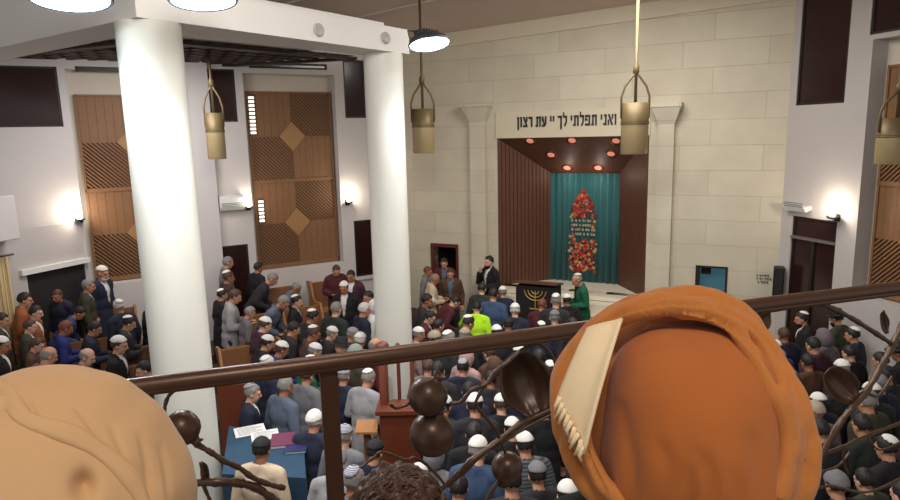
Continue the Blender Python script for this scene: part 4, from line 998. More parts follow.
# px, py (head top), pose, facing deg (0 away, 90 picture-left, 180 viewer, -90 picture-right), coat, kind, hair, cap, beard, label
W, WS = ('large', 'white'), ('small', 'white'); D_, Y_, B_, WH = ('short', 'd'), ('short', 'y'), ('short', 'b'), ('short', 'w'); RG = ('ring', 'y')
T = [
 # ---- left tiers
 (7, 311, 's', -60, 'olive', 'jacket', D_, None, None, 'dark haired person in olive coat at the picture edge beside the beige drape'),
 (4, 335, 's', -70, 'black', 'coat', D_, W, None, 'person in black coat and white skullcap at the bottom picture edge by the drape'),
 (12, 293, 's', -60, 'rust', 'pull', D_, None, None, 'distant person in rust orange top directly under the side balcony'),
 (23, 306, 's', -75, 'rust', 'jacket', D_, None, None, 'person with white collar and rust jacket before the dark vestibule opening'),
 (51, 289, 's', 170, 'navy', 'pull', B_, None, None, 'person facing the viewer in navy before the dark vestibule opening'),
 (65, 281, 's', -60, 'olive', 'jacket', Y_, None, None, 'tall grey haired man in dark olive jacket before the dark vestibule opening'),
 (70, 306, 'l', -70, 'blue', 'jacket', D_, None, None, 'dark haired man in blue coat leaning forward below the vestibule opening'),
 (60, 321, 'h', -50, 'royal', 'pull', ('short', 'r'), None, None, 'red haired person in royal blue sweater among the left benches'),
 (62, 340, 'h', -40, 'tan', 'jacket', RG, None, None, 'balding man in tan jacket just above the beige head wrap'),
 (34, 318, 's', -60, 'olive', 'coat', B_, None, None, 'brown haired person in long olive coat in front of the vestibule'),
 (40, 336, 'h', -70, 'brown', 'jacket', B_, None, None, 'brown haired man in brown jacket bending over a bench in the left tiers'),
 (101, 265, 's', -100, 'navy', 'coat', None, W, 'w', 'white capped man in long navy coat standing under the first lattice'),
 (125, 299, 's', 60, 'navy', 'jacket', WH, WS, None, 'white haired man in navy jacket standing beside the near pillar'),
 (143, 299, 's', -50, 'black', 'coat', D_, None, None, 'dark haired man in black coat half hidden by the near pillar'),
 (108, 332, 's', -80, 'black', 'jacket', B_, W, None, 'man in black jacket with large white skullcap left of the near pillar'),
 (96, 345, 'h', -80, 'char', 'jacket', RG, None, None, 'balding man with white collar holding white paper near the beige wrap'),
 (140, 329, 'h', -30, 'brown', 'coat', B_, None, None, 'man in brown coat with bent head touching the near pillar edge'),
 (143, 360, 's', 120, 'wine', 'jacket', D_, None, None, 'dark haired person in wine jacket just above the hand rail by the near pillar'),
 (84, 322, 'h', -60, 'navy', 'pull', D_, None, None, 'dark haired person in navy sweater between the left benches'),
 (117, 317, 'h', -60, 'char', 'coat', D_, WS, None, 'person in charcoal coat with small white skullcap on the left tiers'),
 (20, 335, 'h', -60, 'char', 'jacket', Y_, None, None, 'grey haired man in charcoal jacket above the beige wrap near the drape'),
 # ---- middle left, below second lattice
 (227, 256, 's', -60, 'grey', 'pull', Y_, None, None, 'grey haired person in grey sweater against the dark wall door'),
 (231, 270, 's', -60, 'wine', 'jacket', B_, WS, None, 'person in wine jacket and white skullcap below the dark wall door'),
 (229, 288, 's', -50, 'black', 'coat', D_, WS, None, 'person in long black coat right beside the wall pier'),
 (257, 262, 's', -40, 'black', 'jacket', D_, None, None, 'dark haired man in black standing between door and second lattice'),
 (268, 272, 'l', -80, 'char', 'coat', Y_, None, None, 'grey haired man in charcoal coat leaning under the second lattice'),
 (262, 294, 'l', -100, 'slate', 'jacket', Y_, None, None, 'person in slate grey jacket bending low over the aisle benches'),
 (245, 285, 'h', -70, 'lgrey', 'pull', B_, None, None, 'person in light grey sweater in the benches under the dark door'),
 (270, 317, 'h', -50, 'wine', 'jacket', B_, W, None, 'white capped man in wine jacket among the benches beside the wall pier'),
 (270, 335, 'h', -60, 'black', 'jacket', D_, W, None, 'white capped man in black suit and white shirt above the hand rail'),
 (286, 341, 'h', -60, 'royal', 'jacket', B_, W, None, 'white capped man in royal blue jacket above the hand rail'),
 (267, 356, 's', -40, 'navy', 'jacket', WH, WS, None, 'white haired man whose head just clears the hand rail'),
 (303, 281, 'l', -90, 'slate', 'coat', Y_, None, None, 'grey haired man in slate coat leaning forward under the second lattice'),
 (300, 294, 's', -80, 'black', 'coat', D_, WS, None, 'man in long black robe with small white skullcap below the second lattice'),
 (316, 343, 'h', -70, 'dgreen', 'jacket', Y_, W, None, 'white capped man in dark green jacket just over the rail post'),
 (311, 356, 'h', -60, 'green', 'pull', B_, WS, None, 'small white capped person in green sweater behind the rail post top'),
 (336, 263, 'h', 200, 'maroon', 'pull', B_, None, None, 'man in maroon sweater facing the viewer at the second lattice corner'),
 (348, 269, 's', 160, 'wine', 'jacket', D_, None, None, 'dark haired young man in wine jacket below the narrow black window'),
 (346, 280, 's', 170, 'black', 'jacket', D_, W, None, 'white capped man in black suit with white shirt front below the window'),
 (338, 296, 's', -30, 'dgreen', 'jacket', Y_, None, None, 'grey haired man seen from behind in dark green jacket by the far pillar'),
 (350, 303, 's', -60, 'navy', 'jacket', WH, None, None, 'white haired man in navy jacket close to the far pillar'),
 (368, 290, 's', 120, 'tan', 'jacket', D_, None, None, 'dark haired man in tan jacket right under the narrow black window'),
 (372, 300, 's', -90, 'white', 'coat', None, ('hood', 'white'), None, 'hooded figure in long white garment beside the far pillar'),
 (326, 327, 'h', -70, 'char', 'jacket', Y_, W, None, 'white capped man in charcoal jacket in the row left of the far pillar'),
 (318, 325, 'h', -70, 'brown', 'coat', B_, WS, None, 'man in brown coat with small white skullcap in the row left of the far pillar'),
 (354, 328, 'h', -60, 'navy', 'jacket', Y_, ('large', 'mix'), None, 'man in navy jacket with patterned skullcap left of the far pillar'),
 (362, 333, 's', -30, 'grey', 'jacket', WH, W, None, 'white haired man in grey jacket with white cap at the far pillar'),
 (348, 340, 's', -30, 'black', 'coat', None, ('hat', 'black'), None, 'man in black coat and black brimmed hat above the hand rail'),
 (357, 345, 's', -40, 'olive', 'jacket', Y_, ('knit', 'green'), None, 'man with grey green knit cap above the hand rail'),
 (372, 338, 's', -60, 'maroon', 'coat', RG, None, None, 'bald man in long maroon coat touching the far pillar'),
 (343, 369, 's', -20, 'navy', 'coat', Y_, ('large', 'mix'), None, 'man from behind in long navy coat and patterned skullcap beside the rail post'),
 (362, 372, 'h', -30, 'lgrey', 'coat', Y_, WS, None, 'man in long light grey coat beside the wooden bimah corner'),
 (309, 367, 's', -30, 'grey', 'coat', B_, ('knit', 'grey'), None, 'man in grey coat and grey knit cap left of the rail post'),
 (320, 309, 'h', -50, 'char', 'jacket', D_, WS, None, 'man in charcoal jacket behind the light bench ends below the second lattice'),
 (288, 322, 'h', -60, 'char', 'coat', D_, None, None, 'bare headed dark haired man in charcoal coat among the bench rows'),
 (252, 306, 'h', -60, 'patt', 'pull', Y_, None, None, 'grey haired person in mottled sweater by the bench rows near the pier'),
 # ---- bimah
 (252, 383, 's', -75, 'navy', 'jacket', Y_, ('small', 'mix'), None, 'man in navy suit and open white collar at the blue table'),
 (283, 377, 's', -40, 'slate', 'pull', Y_, None, None, 'grey haired man from behind in slate blue sweater at the blue table'),
 (261, 440, 's', -10, 'cream', 'pull', D_, ('large', 'black'), None, 'man in cream vest and black skullcap before the blue table'),
 (314, 412, 's', -15, 'navy', 'coat', WH, ('knit', 'white'), None, 'man in navy coat with large white head covering beside the rail post'),
 (345, 427, 's', -20, 'grey', 'jacket', Y_, ('large', 'mix'), None, 'man with patterned knit skullcap right of the rail post'),
 (366, 443, 's', -30, 'navy', 'jacket', D_, ('large', 'black'), None, 'man with dark skullcap in front of the wooden bimah corner'),
 (350, 452, 's', -20, 'lgrey', 'pull', WH, ('knit', 'grey'), None, 'man with mottled grey knit cap right of the rail post bottom'),
 (349, 470, 's', -20, 'slate', 'pull', Y_, ('small', 'mix'), None, 'man with grey hair and ringed skullcap lowest beside the rail post'),
 # ---- far doorway group
 (444, 257, 's', 170, 'maroon', 'coat', D_, None, None, 'dark haired person in maroon standing in the far doorway'),
 (450, 267, 's', 175, 'brown', 'jacket', B_, None, None, 'person in dark brown jacket in front of the far doorway'),
 (428, 266, 's', -100, 'grey', 'pull', ('short', 'r'), None, None, 'brown haired person in grey sweater left of the far doorway'),
 (435, 273, 'h', -80, 'cream', 'pull', RG, None, None, 'bald man in cream sweater left of the far doorway'),
 (440, 296, 'l', -90, 'wine', 'jacket', WH, None, None, 'white haired man bending in wine jacket below the far doorway'),
 (421, 293, 's', -90, 'char', 'coat', D_, None, None, 'dark haired man in charcoal coat touching the far pillar on its right'),
 (452, 297, 'l', -70, 'maroon', 'jacket', D_, None, None, 'dark haired person bending forward in maroon jacket below the doorway'),
 (489, 255, 'm', 120, 'black', 'jacket', D_, None, 'd', 'man in black with his hand at his mouth standing beside the ark'),
 (482, 283, 's', -20, 'dgreen', 'jacket', D_, None, None, 'dark haired man in dark green jacket below the man in black by the ark'),
 (492, 288, 's', -20, 'denim', 'coat', D_, None, None, 'person in denim blue coat in front of the man in black by the ark'),
 (477, 303, 'r', -10, 'hivis', 'pull', D_, None, None, 'person in fluorescent yellow vest reaching out below the ark'),
 (515, 304, 's', -10, 'navy', 'jacket', WH, W, None, 'white capped man in navy jacket at the foot of the ark steps'),
 (531, 297, 's', -10, 'navy', 'coat', Y_, W, None, 'broad man from behind in navy coat and white cap before the lectern'),
 (546, 299, 's', -30, 'maroon', 'jacket', ('short', 'r'), None, None, 'red haired person in maroon jacket just below the lectern'),
 (555, 294, 's', -20, 'char', 'jacket', Y_, WS, None, 'grey haired man in charcoal jacket with a white skullcap by the lectern'),
 (564, 299, 's', 10, 'black', 'jacket', D_, W, None, 'white capped man in black jacket beside the man in green'),
 (557, 311, 's', 0, 'navy', 'coat', Y_, ('large', 'grey'), None, 'man in navy coat with grey skullcap below the lectern'),
 (577, 273, 'h', 95, 'green', 'jacket', RG, WS, None, 'man in bright green jacket standing before the teal curtain'),
 (497, 326, 's', 10, 'black', 'jacket', D_, W, None, 'white capped man in black jacket right of the yellow vest'),
 (421, 327, 's', -70, 'pink', 'jacket', Y_, W, None, 'man in dusty pink jacket and white cap right of the far pillar'),
 (431, 331, 's', -60, 'patt', 'jacket', B_, ('knit', 'tan'), None, 'person in mottled jacket and tan knit cap right of the far pillar'),
 (436, 319, 's', -60, 'wine', 'coat', D_, None, None, 'dark haired person in wine coat in the group below the far doorway'),
 (447, 331, 's', -50, 'char', 'jacket', Y_, WS, None, 'grey haired man in charcoal jacket between the far pillar and the yellow vest'),
 (461, 329, 's', -30, 'black', 'jacket', Y_, ('large', 'tan'), None, 'man in black jacket with tan cap below the yellow vest'),
 (430, 310, 'h', -90, 'maroon', 'jacket', D_, None, None, 'dark haired person in maroon holding a book right of the far pillar'),
 (466, 316, 'h', -60, 'black', 'coat', D_, WS, None, 'person in black coat with white skullcap directly left of the yellow vest'),
 (508, 319, 's', 0, 'char', 'coat', D_, ('large', 'black'), None, 'man in charcoal coat with black skullcap below the ark steps'),
 (541, 322, 's', 5, 'navy', 'jacket', D_, WS, None, 'man in navy jacket with small white skullcap above the rail at the dark lectern'),
 (570, 318, 's', 10, 'char', 'jacket', D_, None, None, 'bare headed man in charcoal jacket beside the orange head wrap'),
 # ---- under the rail, middle
 (462, 360, 's', -10, 'navy', 'jacket', D_, ('small', 'mix'), None, 'man in navy with ringed blue and white skullcap under the rail'),
 (430, 360, 's', -20, 'camo', 'jacket', B_, None, None, 'person in mottled camouflage jacket under the rail beside the far pillar'),
 (470, 351, 's', -40, 'pink', 'coat', B_, ('hood', 'pink'), None, 'hooded person in dusty pink coat under the rail'),
 (485, 359, 's', 20, 'brown', 'coat', D_, ('hood', 'brown'), None, 'person in brown hood under the rail beside the iron bowl'),
 (447, 362, 's', -10, 'char', 'coat', D_, None, None, 'dark haired person in charcoal coat above the iron fruit'),
 (500, 346, 's', 40, 'brown', 'jacket', B_, None, None, 'brown haired person in brown jacket under the rail near the iron bowl'),
 (514, 346, 's', 0, 'black', 'jacket', D_, W, None, 'white capped man in black jacket directly above the iron bowl'),
 (513, 373, 's', 0, 'navy', 'jacket', D_, W, None, 'white capped man in navy jacket left of the iron bowl'),
 (453, 397, 's', -30, 'black', 'jacket', D_, W, None, 'white capped man in black right of the upper iron fruit'),
 (482, 396, 's', 0, 'char', 'jacket', D_, W, None, 'white capped man in charcoal, one of two caps behind the looping iron twig'),
 (492, 396, 's', 0, 'black', 'coat', B_, W, None, 'white capped man in long black coat, touching the looping iron twig'),
 (499, 420, 's', 0, 'black', 'jacket', D_, W, None, 'white capped man in black jacket where the iron branches cross'),
 (465, 440, 's', -15, 'denim', 'pull', Y_, W, None, 'white capped person in denim blue top behind the forked iron branch'),
 (451, 447, 's', -20, 'grey', 'coat', None, ('hood', 'grey'), None, 'hooded figure in grey below the lower iron fruit'),
 (433, 466, 's', -40, 'black', 'jacket', D_, W, None, 'white capped person in black beside the curly brown hair'),
 (524, 435, 's', 15, 'stripe', 'pull', D_, W, None, 'white capped man in grey striped sweater next to the orange head wrap'),
 (528, 465, 's', 10, 'char', 'jacket', D_, ('large', 'grey'), None, 'man with grey skullcap below the striped sweater'),
 (550, 484, 's', 0, 'black', 'coat', D_, W, None, 'nearest man with large white skullcap at the bottom beside the orange wrap'),
 (500, 372, 's', 0, 'char', 'coat', D_, None, None, 'bare headed man in charcoal coat behind the looping iron twig'),
 (470, 383, 's', -10, 'navy', 'coat', D_, None, None, 'bare headed man in navy coat between the iron fruit and the twig'),
 (478, 425, 's', -10, 'black', 'coat', D_, None, None, 'bare headed man in long black coat right of the lower iron fruit'),
 (540, 400, 's', 10, 'black', 'coat', D_, None, None, 'bare headed man in black coat seen below the iron bowl'),
 (545, 362, 's', 10, 'char', 'jacket', D_, WS, None, 'man in charcoal with small white skullcap behind the iron bowl rim'),
 (530, 350, 's', 10, 'black', 'coat', D_, None, None, 'bare headed man in black coat behind the top of the iron bowl'),
 (510, 470, 's', 0, 'char', 'coat', D_, None, None, 'bare headed man in charcoal coat behind the hanging iron fruit'),
 (470, 478, 's', -10, 'navy', 'coat', D_, None, None, 'bare headed man in navy coat at the bottom between twigs and fruit'),
 # ---- right side
 (802, 311, 's', 70, 'black', 'jacket', D_, WS, 'd', 'bearded man in black jacket and white skullcap before the glass doors'),
 (784, 328, 's', 10, 'navy', 'jacket', ('short', 'b'), None, None, 'fair haired person in navy jacket beside the orange head wrap'),
 (761, 326, 's', 0, 'char', 'jacket', D_, W, None, 'white capped man nearest the top right of the orange head wrap'),
 (775, 341, 's', 0, 'blue', 'jacket', D_, W, None, 'white capped man in blue jacket at the edge of the orange head wrap'),
 (784, 351, 's', 0, 'slate', 'coat', Y_, ('large', 'blue'), None, 'man with blue grey cap at the edge of the orange head wrap'),
 (837, 311, 's', 30, 'olive', 'coat', D_, ('hat', 'black'), 'd', 'man in black brimmed hat and dark olive coat below the right lattice'),
 (830, 331, 's', 20, 'patt', 'coat', None, ('hood', 'patt'), None, 'hooded figure in mottled grey among the right crowd'),
 (831, 359, 's', 10, 'char', 'coat', Y_, W, None, 'person in charcoal coat and white cap below the hooded figure'),
 (853, 327, 's', 40, 'navy', 'jacket', D_, WS, None, 'man in navy jacket right of the brimmed hat'),
 (868, 350, 's', 30, 'black', 'coat', D_, None, None, 'bare headed dark haired man in black coat below the right lattice'),
 (899, 343, 's', 40, 'black', 'coat', D_, ('hat', 'black'), None, 'man in black brimmed hat at the right picture edge'),
 (811, 393, 's', 10, 'navy', 'jacket', D_, W, None, 'white capped man touching the right side of the orange head wrap'),
 (854, 378, 's', 10, 'char', 'jacket', D_, W, None, 'white capped man in charcoal behind the right iron leaf'),
 (863, 382, 's', 10, 'dgreen', 'jacket', D_, W, None, 'white capped man in dark green beside the right iron leaf'),
 (875, 374, 's', 20, 'navy', 'coat', Y_, ('knit', 'grey'), None, 'man in navy coat and grey knit cap in the right crowd'),
 (869, 391, 's', 20, 'olive', 'jacket', Y_, ('small', 'grey'), None, 'grey capped man in olive jacket in the right crowd'),
 (842, 407, 's', 10, 'patt', 'pull', None, ('knit', 'tan'), None, 'person in thick tan knit cap between the iron leaf and branch'),
 (899, 395, 's', 30, 'black', 'coat', D_, W, None, 'white capped man in black at the right picture edge'),
 (881, 435, 's', 20, 'black', 'jacket', D_, WS, None, 'man in black with white skullcap under the right iron branch'),
 (840, 474, 's', 10, 'wine', 'coat', D_, ('knit', 'grey'), None, 'person in wine coat with grey head band at the bottom of the right crowd'),
 (812, 355, 's', 15, 'brown', 'coat', D_, None, None, 'bare headed man in brown coat among the right crowd'),
 (820, 420, 's', 10, 'char', 'coat', D_, None, None, 'bare headed man in charcoal coat beside the tan knit cap'),
 (862, 415, 's', 15, 'dgreen', 'coat', D_, None, None, 'bare headed man in dark green coat above the right iron branch'),
 (866, 470, 's', 15, 'olive', 'coat', D_, None, None, 'bare headed man in olive coat low in the right crowd'),
 (888, 478, 's', 15, 'black', 'coat', D_, None, None, 'bare headed man in black coat at the bottom right corner'),
 (815, 450, 's', 10, 'navy', 'coat', D_, None, None, 'bare headed man in navy coat low beside the orange head wrap'),
 (846, 345, 's', 20, 'black', 'coat', D_, None, None, 'bare headed man in black coat below the brimmed hat'),
 (885, 366, 's', 30, 'char', 'coat', D_, ('small', 'black'), None, 'man in charcoal coat with black skullcap at the right side'),
 (794, 376, 's', 10, 'black', 'coat', D_, None, None, 'bare headed man in black coat between wrap and right crowd'),
 (822, 338, 's', 20, 'wine', 'coat', D_, None, None, 'bare headed man in wine coat below the glass doors'),
 (890, 415, 's', 20, 'wine', 'coat', D_, None, None, 'bare headed man in wine coat near the right picture edge'),
]
rnd = random.Random(11)
PL = []
for e in T:
    px, py, k, fc, coat, kind, hair, cap, beard, label = e
    d = pdata(k); sc = G * rnd.uniform(.97, 1.03)
    if k == 'h' and px < 330 and False: pass
    ht = (d['top'] + (.02 if cap else .01)) * sc
    z = 0.
    for it in range(14):
        p = at_z(px, py, z + ht); hd = d['head']; h = math.radians(fc)
        off = Matrix.Rotation(h, 3, 'Z') @ (V((hd.x, hd.y, 0)) * sc)
        q = p - off; nz_ = floor_z(q.x, q.y)
        if abs(nz_ - z) < .01: break
        z = nz_ if it < 6 else (z + nz_) / 2
    PL.append([q.x, q.y, z, h, sc, e])
for p in PL:
    uF, nF = FAR.loc(V((p[0], p[1], 0)))
    if nF < .75 and not DOORF[0] < uF < DOORF[1]:
        for _ in range(60):
            if FAR.loc(V((p[0], p[1], 0)))[1] >= .75: break
            p[0] *= .995; p[1] *= .995
for p in PL:
    for _ in range(120):
        if LEFT.loc(V((p[0], p[1], 0)))[1] >= .7: break
        p[0] *= .995; p[1] *= .995
def near_fix():
    PIN = {(489, 255), (577, 273), (444, 257), (450, 267), (428, 266), (435, 273), (482, 283), (252, 383), (101, 265), (336, 263), (802, 311), (837, 311), (314, 412), (261, 440)}
    pinned = [p[5][:2] in PIN for p in PL]
    pos = [V((p[0], p[1])) for p in PL]; anc = [q.copy() for q in pos]
    for it in range(80):
        for i in range(len(pos)):
            for j in range(i + 1, len(pos)):
                if abs(PL[i][2] - PL[j][2]) > 1.2: continue
                d = pos[j] - pos[i]; L = d.length; need = .63
                if L < need:
                    if L < 1e-3: d = V((.01, .01)); L = d.length
                    # push mostly along the viewing direction
                    c_ = d / L * (need - L) * .5
                    pos[i] -= c_; pos[j] += c_
            if pinned[i]: pos[i] = anc[i].copy(); continue
            for (pc, ph) in PEWS:
                q = Matrix.Rotation(-ph, 2) @ (pos[i] - pc)
                if abs(q.x) < .36 * G + .2 and -.34 * G - .22 < q.y < .42 * G + .22:
                    e1 = (q.y + .34 * G + .22); e2 = .42 * G + .22 - q.y
                    q.y += -min(e1, .12) if e1 < e2 else min(e2, .12); pos[i] = pc + Matrix.Rotation(ph, 2) @ q
            tq = pos[i] - V((tc.x, tc.y))
            if abs(tq.x) < 1.0 and abs(tq.y) < .95: pos[i].y += .1 if tq.y > 0 else -.1
            for (c_, r) in ((P1, .385 + .36), (P2, .352 + .36)):
                d = pos[i] - V(c_[:2])
                if d.length < r: pos[i] = V(c_[:2]) + d.normalized() * r
            uL, nL = LEFT.loc(V((pos[i].x, pos[i].y, 0)))
            if nL < .62: pos[i] += V(LEFT.n[:2]) * (.62 - nL)
            uR, nR = RIGHT.loc(V((pos[i].x, pos[i].y, 0)))
            if nR < .5: pos[i] += V(RIGHT.n[:2]) * (.5 - nR)
            uV, nV = VEST.loc(V((pos[i].x, pos[i].y, 0)))
            if nV < .62 and -.2 < uV < ve + 1: pos[i] += V(VEST.n[:2]) * (.62 - nV)
            uF, nF = FAR.loc(V((pos[i].x, pos[i].y, 0)))
            if nF < .5 and not DOORF[0] + .3 < uF < DOORF[1] - .3: pos[i] += V(FAR.n[:2]) * (.5 - nF)
            if abs(uF - UC) < AH + .25 and nF < 2.2: pos[i] += V(FAR.n[:2]) * min(.2, 2.2 - nF)
            if abs(uF - lu) < .85 and abs(nF - ln) < .75: pos[i] += V(FAR.u[:2]) * (.1 if uF > lu else -.1)
            pos[i] += (anc[i] - pos[i]) * .06
    return pos, anc
pos, anc = near_fix()
mx_ = 0
for p, q, a in zip(PL, pos, anc):
    px, py, k, fc, coat, kind, hair, cap, beard, label = p[5]
    zf = floor_z(q.x, q.y); d = pdata(k)
    # keep the head on its line of sight: stature absorbs the small shift
    sc = p[4]
    hz = EYE + (V((q.x, q.y, 0)) - V((0, 0, 0))) * 1.0
    dist = math.hypot(q.x, q.y); r = ray(px, py); tz = CAMZ + r.z * (dist / math.hypot(r.x, r.y))
    want = (tz - zf) / (d['top'] + .015); sc = max(.92 * G, min(1.1 * G, want))
    tr_ = {'navy': 'char', 'black': 'black'}.get(coat, rnd.choice(['char', 'black', 'navy', 'char']))
    if 'denim' in label: tr_ = 'denim'
    person((q.x, q.y, zf), p[3], k, coat, kind, tr_, rnd.choice(['white', 'lgrey', 'char', 'slate']) if 'white' not in label else 'white', hair, cap, beard, sc, rnd.choice([0, 0, 1, 2]), label)
# ================================================================== the gallery in front
GZ = 2.83 * G
def rd(x): return 2.1 * G / (1 - (x - 450) / 1850)
def rp(px, py, back=0.): return at_y(px, py, rd(px) + back)
rl0 = rp(-150, 420); rl1 = rp(1100, 262)
gd_ = (V((rl1.x - rl0.x, rl1.y - rl0.y, 0))).normalized(); gn = V((-gd_.y, gd_.x, 0))
g0 = V((rl0.x, rl0.y, 0)) + gn * .12; g1 = V((rl1.x, rl1.y, 0)) + gn * .12
struct(MB().prism([V((p.x, p.y, GZ - .3)) for p in (g0, g1, g1 - gn * 5, g0 - gn * 5)], (0, 0, .3)).build('floor_gallery', mat('gallery_floor', (120, 108, 96), .7)), 'gallery floor the viewer stands on')
rail = empty('gallery_railing', (rp(450, 347).x, rp(450, 347).y, GZ)); tag(rail, 'bronze gallery railing with iron pomegranate branches under its hand rail', 'railing')
RO = rail.location.copy()
def rbuild(mb, name, m, smooth=True):
    for v in mb.bm.verts: v.co -= RO
    return mb.build(name, m, rail, smooth)
def spline(pts, n=8):
    pts = [V(p) for p in pts]; out = []
    for i in range(len(pts) - 1):
        p0 = pts[max(i - 1, 0)]; p1_ = pts[i]; p2_ = pts[i + 1]; p3 = pts[min(i + 2, len(pts) - 1)]
        for k in range(n):
            t = k / n; out.append(.5 * ((2 * p1_) + (p2_ - p0) * t + (2 * p0 - 5 * p1_ + 4 * p2_ - p3) * t * t + (3 * p1_ - p0 - 3 * p2_ + p3) * t ** 3))
    out.append(pts[-1]); return out
hr = [(-150, 423), (95, 392.5), (130, 388), (220, 376.5), (300, 366.5), (400, 353.5), (500, 340), (740, 307), (840, 294.5), (900, 287), (1100, 262)]
rbuild(MB().tube(spline([rp(*q) for q in hr], 4), .0275 * G, 16), 'hand_rail', M_RAIL)
rbuild(MB().tube(spline([rp(x, y + 5.5, -.015) for x, y in hr], 4), .014 * G, 8), 'under_bar', M_RAIL)
for x in (328, -120, 1020):
    t_ = rp(x, 366 if x == 328 else (420 if x < 0 else 272)); w_ = .028 * G
    o = rbuild(MB().prism([V((t_.x, t_.y, GZ)) + gd_ * s * w_ + gn * q * .008 * G for s, q in ((-1, -1), (1, -1), (1, 1), (-1, 1))], (0, 0, t_.z - GZ - .01)), 'post', M_RAIL, False)
VINES = [
 (.011, [(434, 494), (452, 480), (470, 462), (497, 442), (520, 424), (545, 412), (575, 398)]),
 (.008, [(447, 486), (466, 470), (485, 452), (508, 438), (532, 424), (556, 412)]),
 (.0075, [(452, 404), (462, 401), (472, 390), (486, 384), (496, 371), (508, 362), (522, 350), (536, 343)]),
 (.006, [(536, 343), (548, 350), (556, 366), (552, 384), (556, 402)]),
 (.006, [(486, 384), (478, 397), (476, 405), (482, 413), (489, 421), (496, 430), (501, 442), (505, 452)]),
 (.008, [(502, 478), (495, 486), (487, 500), (482, 515)]),
 (.014, [(160, 492), (195, 483), (225, 482), (245, 484), (262, 491), (282, 508)]),
 (.009, [(190, 440), (200, 446), (212, 453), (224, 461), (238, 467), (252, 477), (268, 484), (285, 488)]),
 (.006, [(164, 414), (166, 402), (171, 393), (180, 388)]),
 (.006, [(201, 462), (203, 474), (204, 486), (210, 500)]),
 (.005, [(360, 468), (373, 458), (381, 452), (392, 455), (407, 460), (415, 458), (428, 466), (442, 481), (445, 487)]),
 (.006, [(390, 404), (396, 408), (406, 405), (412, 400)]),
 (.014, [(818, 462), (838, 426), (852, 408), (866, 392), (880, 368), (893, 344), (908, 312)]),
 (.008, [(820, 456), (845, 446), (862, 438), (885, 429), (925, 414)]),
 (.005, [(806, 496), (814, 477), (824, 471), (838, 466), (850, 452)]),
 (.005, [(846, 444), (843, 458), (848, 474)]), (.005, [(868, 437), (880, 450), (905, 440)]),
 (.007, [(752, 318), (767, 312), (800, 306), (838, 299)]),
 (.011, [(812, 300), (838, 311), (858, 322), (880, 336), (895, 346)]),
 (.006, [(866, 392), (878, 396), (886, 386), (892, 376)]),
 (.006, [(770, 480), (800, 492), (830, 486), (868, 492), (910, 474)]),
]
for r_, pts_ in VINES:
    pp = spline([rp(x, y, .02 * math.sin(x * .05)) for x, y in pts_], 6); n = len(pp)
    rs_ = [r_ * G * (1.0 + .22 * math.sin(i * 1.1 + pts_[0][0]) * .6 + .12 * math.sin(i * 2.7)) for i in range(n)]
    rbuild(MB().tube(pp, rs_, 8), 'branch', M_IRON)
def fruit(px, py, rpx, tilt, label=None, back=0.):
    c_ = rp(px, py, back); r_ = rpx * c_.y / FPX
    prof = [(0, -1.0), (.35, -.95), (.7, -.74), (.93, -.4), (1.0, 0), (.94, .38), (.72, .72), (.42, .9), (.27, .98), (.24, 1.1), (.34, 1.3), (.28, 1.3), (.18, 1.1), (0, 1.02)]
    M = Matrix.Translation(c_) @ Matrix.Rotation(tilt, 4, 'Y') @ Matrix.Scale(r_, 4)
    mb = MB().lathe(prof, 28, M, False)
    return rbuild(mb, 'pomegranate', M_IRON)
fruit(428, 396, 21, .5); fruit(432, 434, 24, .3); fruit(507, 467, 17, 3.4); fruit(182, 428, 19, 2.4)
def leafbowl(px, py, rx, ry, ang, depth, back=0.):
    c_ = rp(px, py, back); s_ = c_.y / FPX
    R = Matrix.Rotation(ang, 4, 'Y')
    mb = MB(); nu, nv = 18, 10; rows = []
    for j in range(nv + 1):
        t = j / nv; row = []
        for i in range(nu + 1):
            a = -1 + 2 * i / nu; wd = math.sin(PI * min(1, .04 + t * .96)) ** .65
            x = a * rx * wd * s_; z = (t * 2 - 1) * ry * s_; y = (1 - (a * wd) ** 2) * depth * s_ * math.sin(PI * t) ** .7 + .01 * math.sin(a * 9) * .3
            row.append(mb.bm.verts.new(c_ + (R @ V((x, y, z)))))
        rows.append(row)
    for j in range(nv):
        for i in range(nu): mb.bm.faces.new((rows[j][i], rows[j][i + 1], rows[j + 1][i + 1], rows[j + 1][i]))
    o = rbuild(mb, 'leaf', M_IRON); md = o.modifiers.new('s', 'SOLIDIFY'); md.thickness = .006; return o
leafbowl(527, 386, 29, 40, -.35, 26, .05); leafbowl(843, 386, 17, 26, -.7, 14, .03); leafbowl(760, 322, 12, 17, .5, 8)
leafbowl(885, 322, 5, 13, -.25, 4); leafbowl(204, 474, 4, 12, 0, 3)
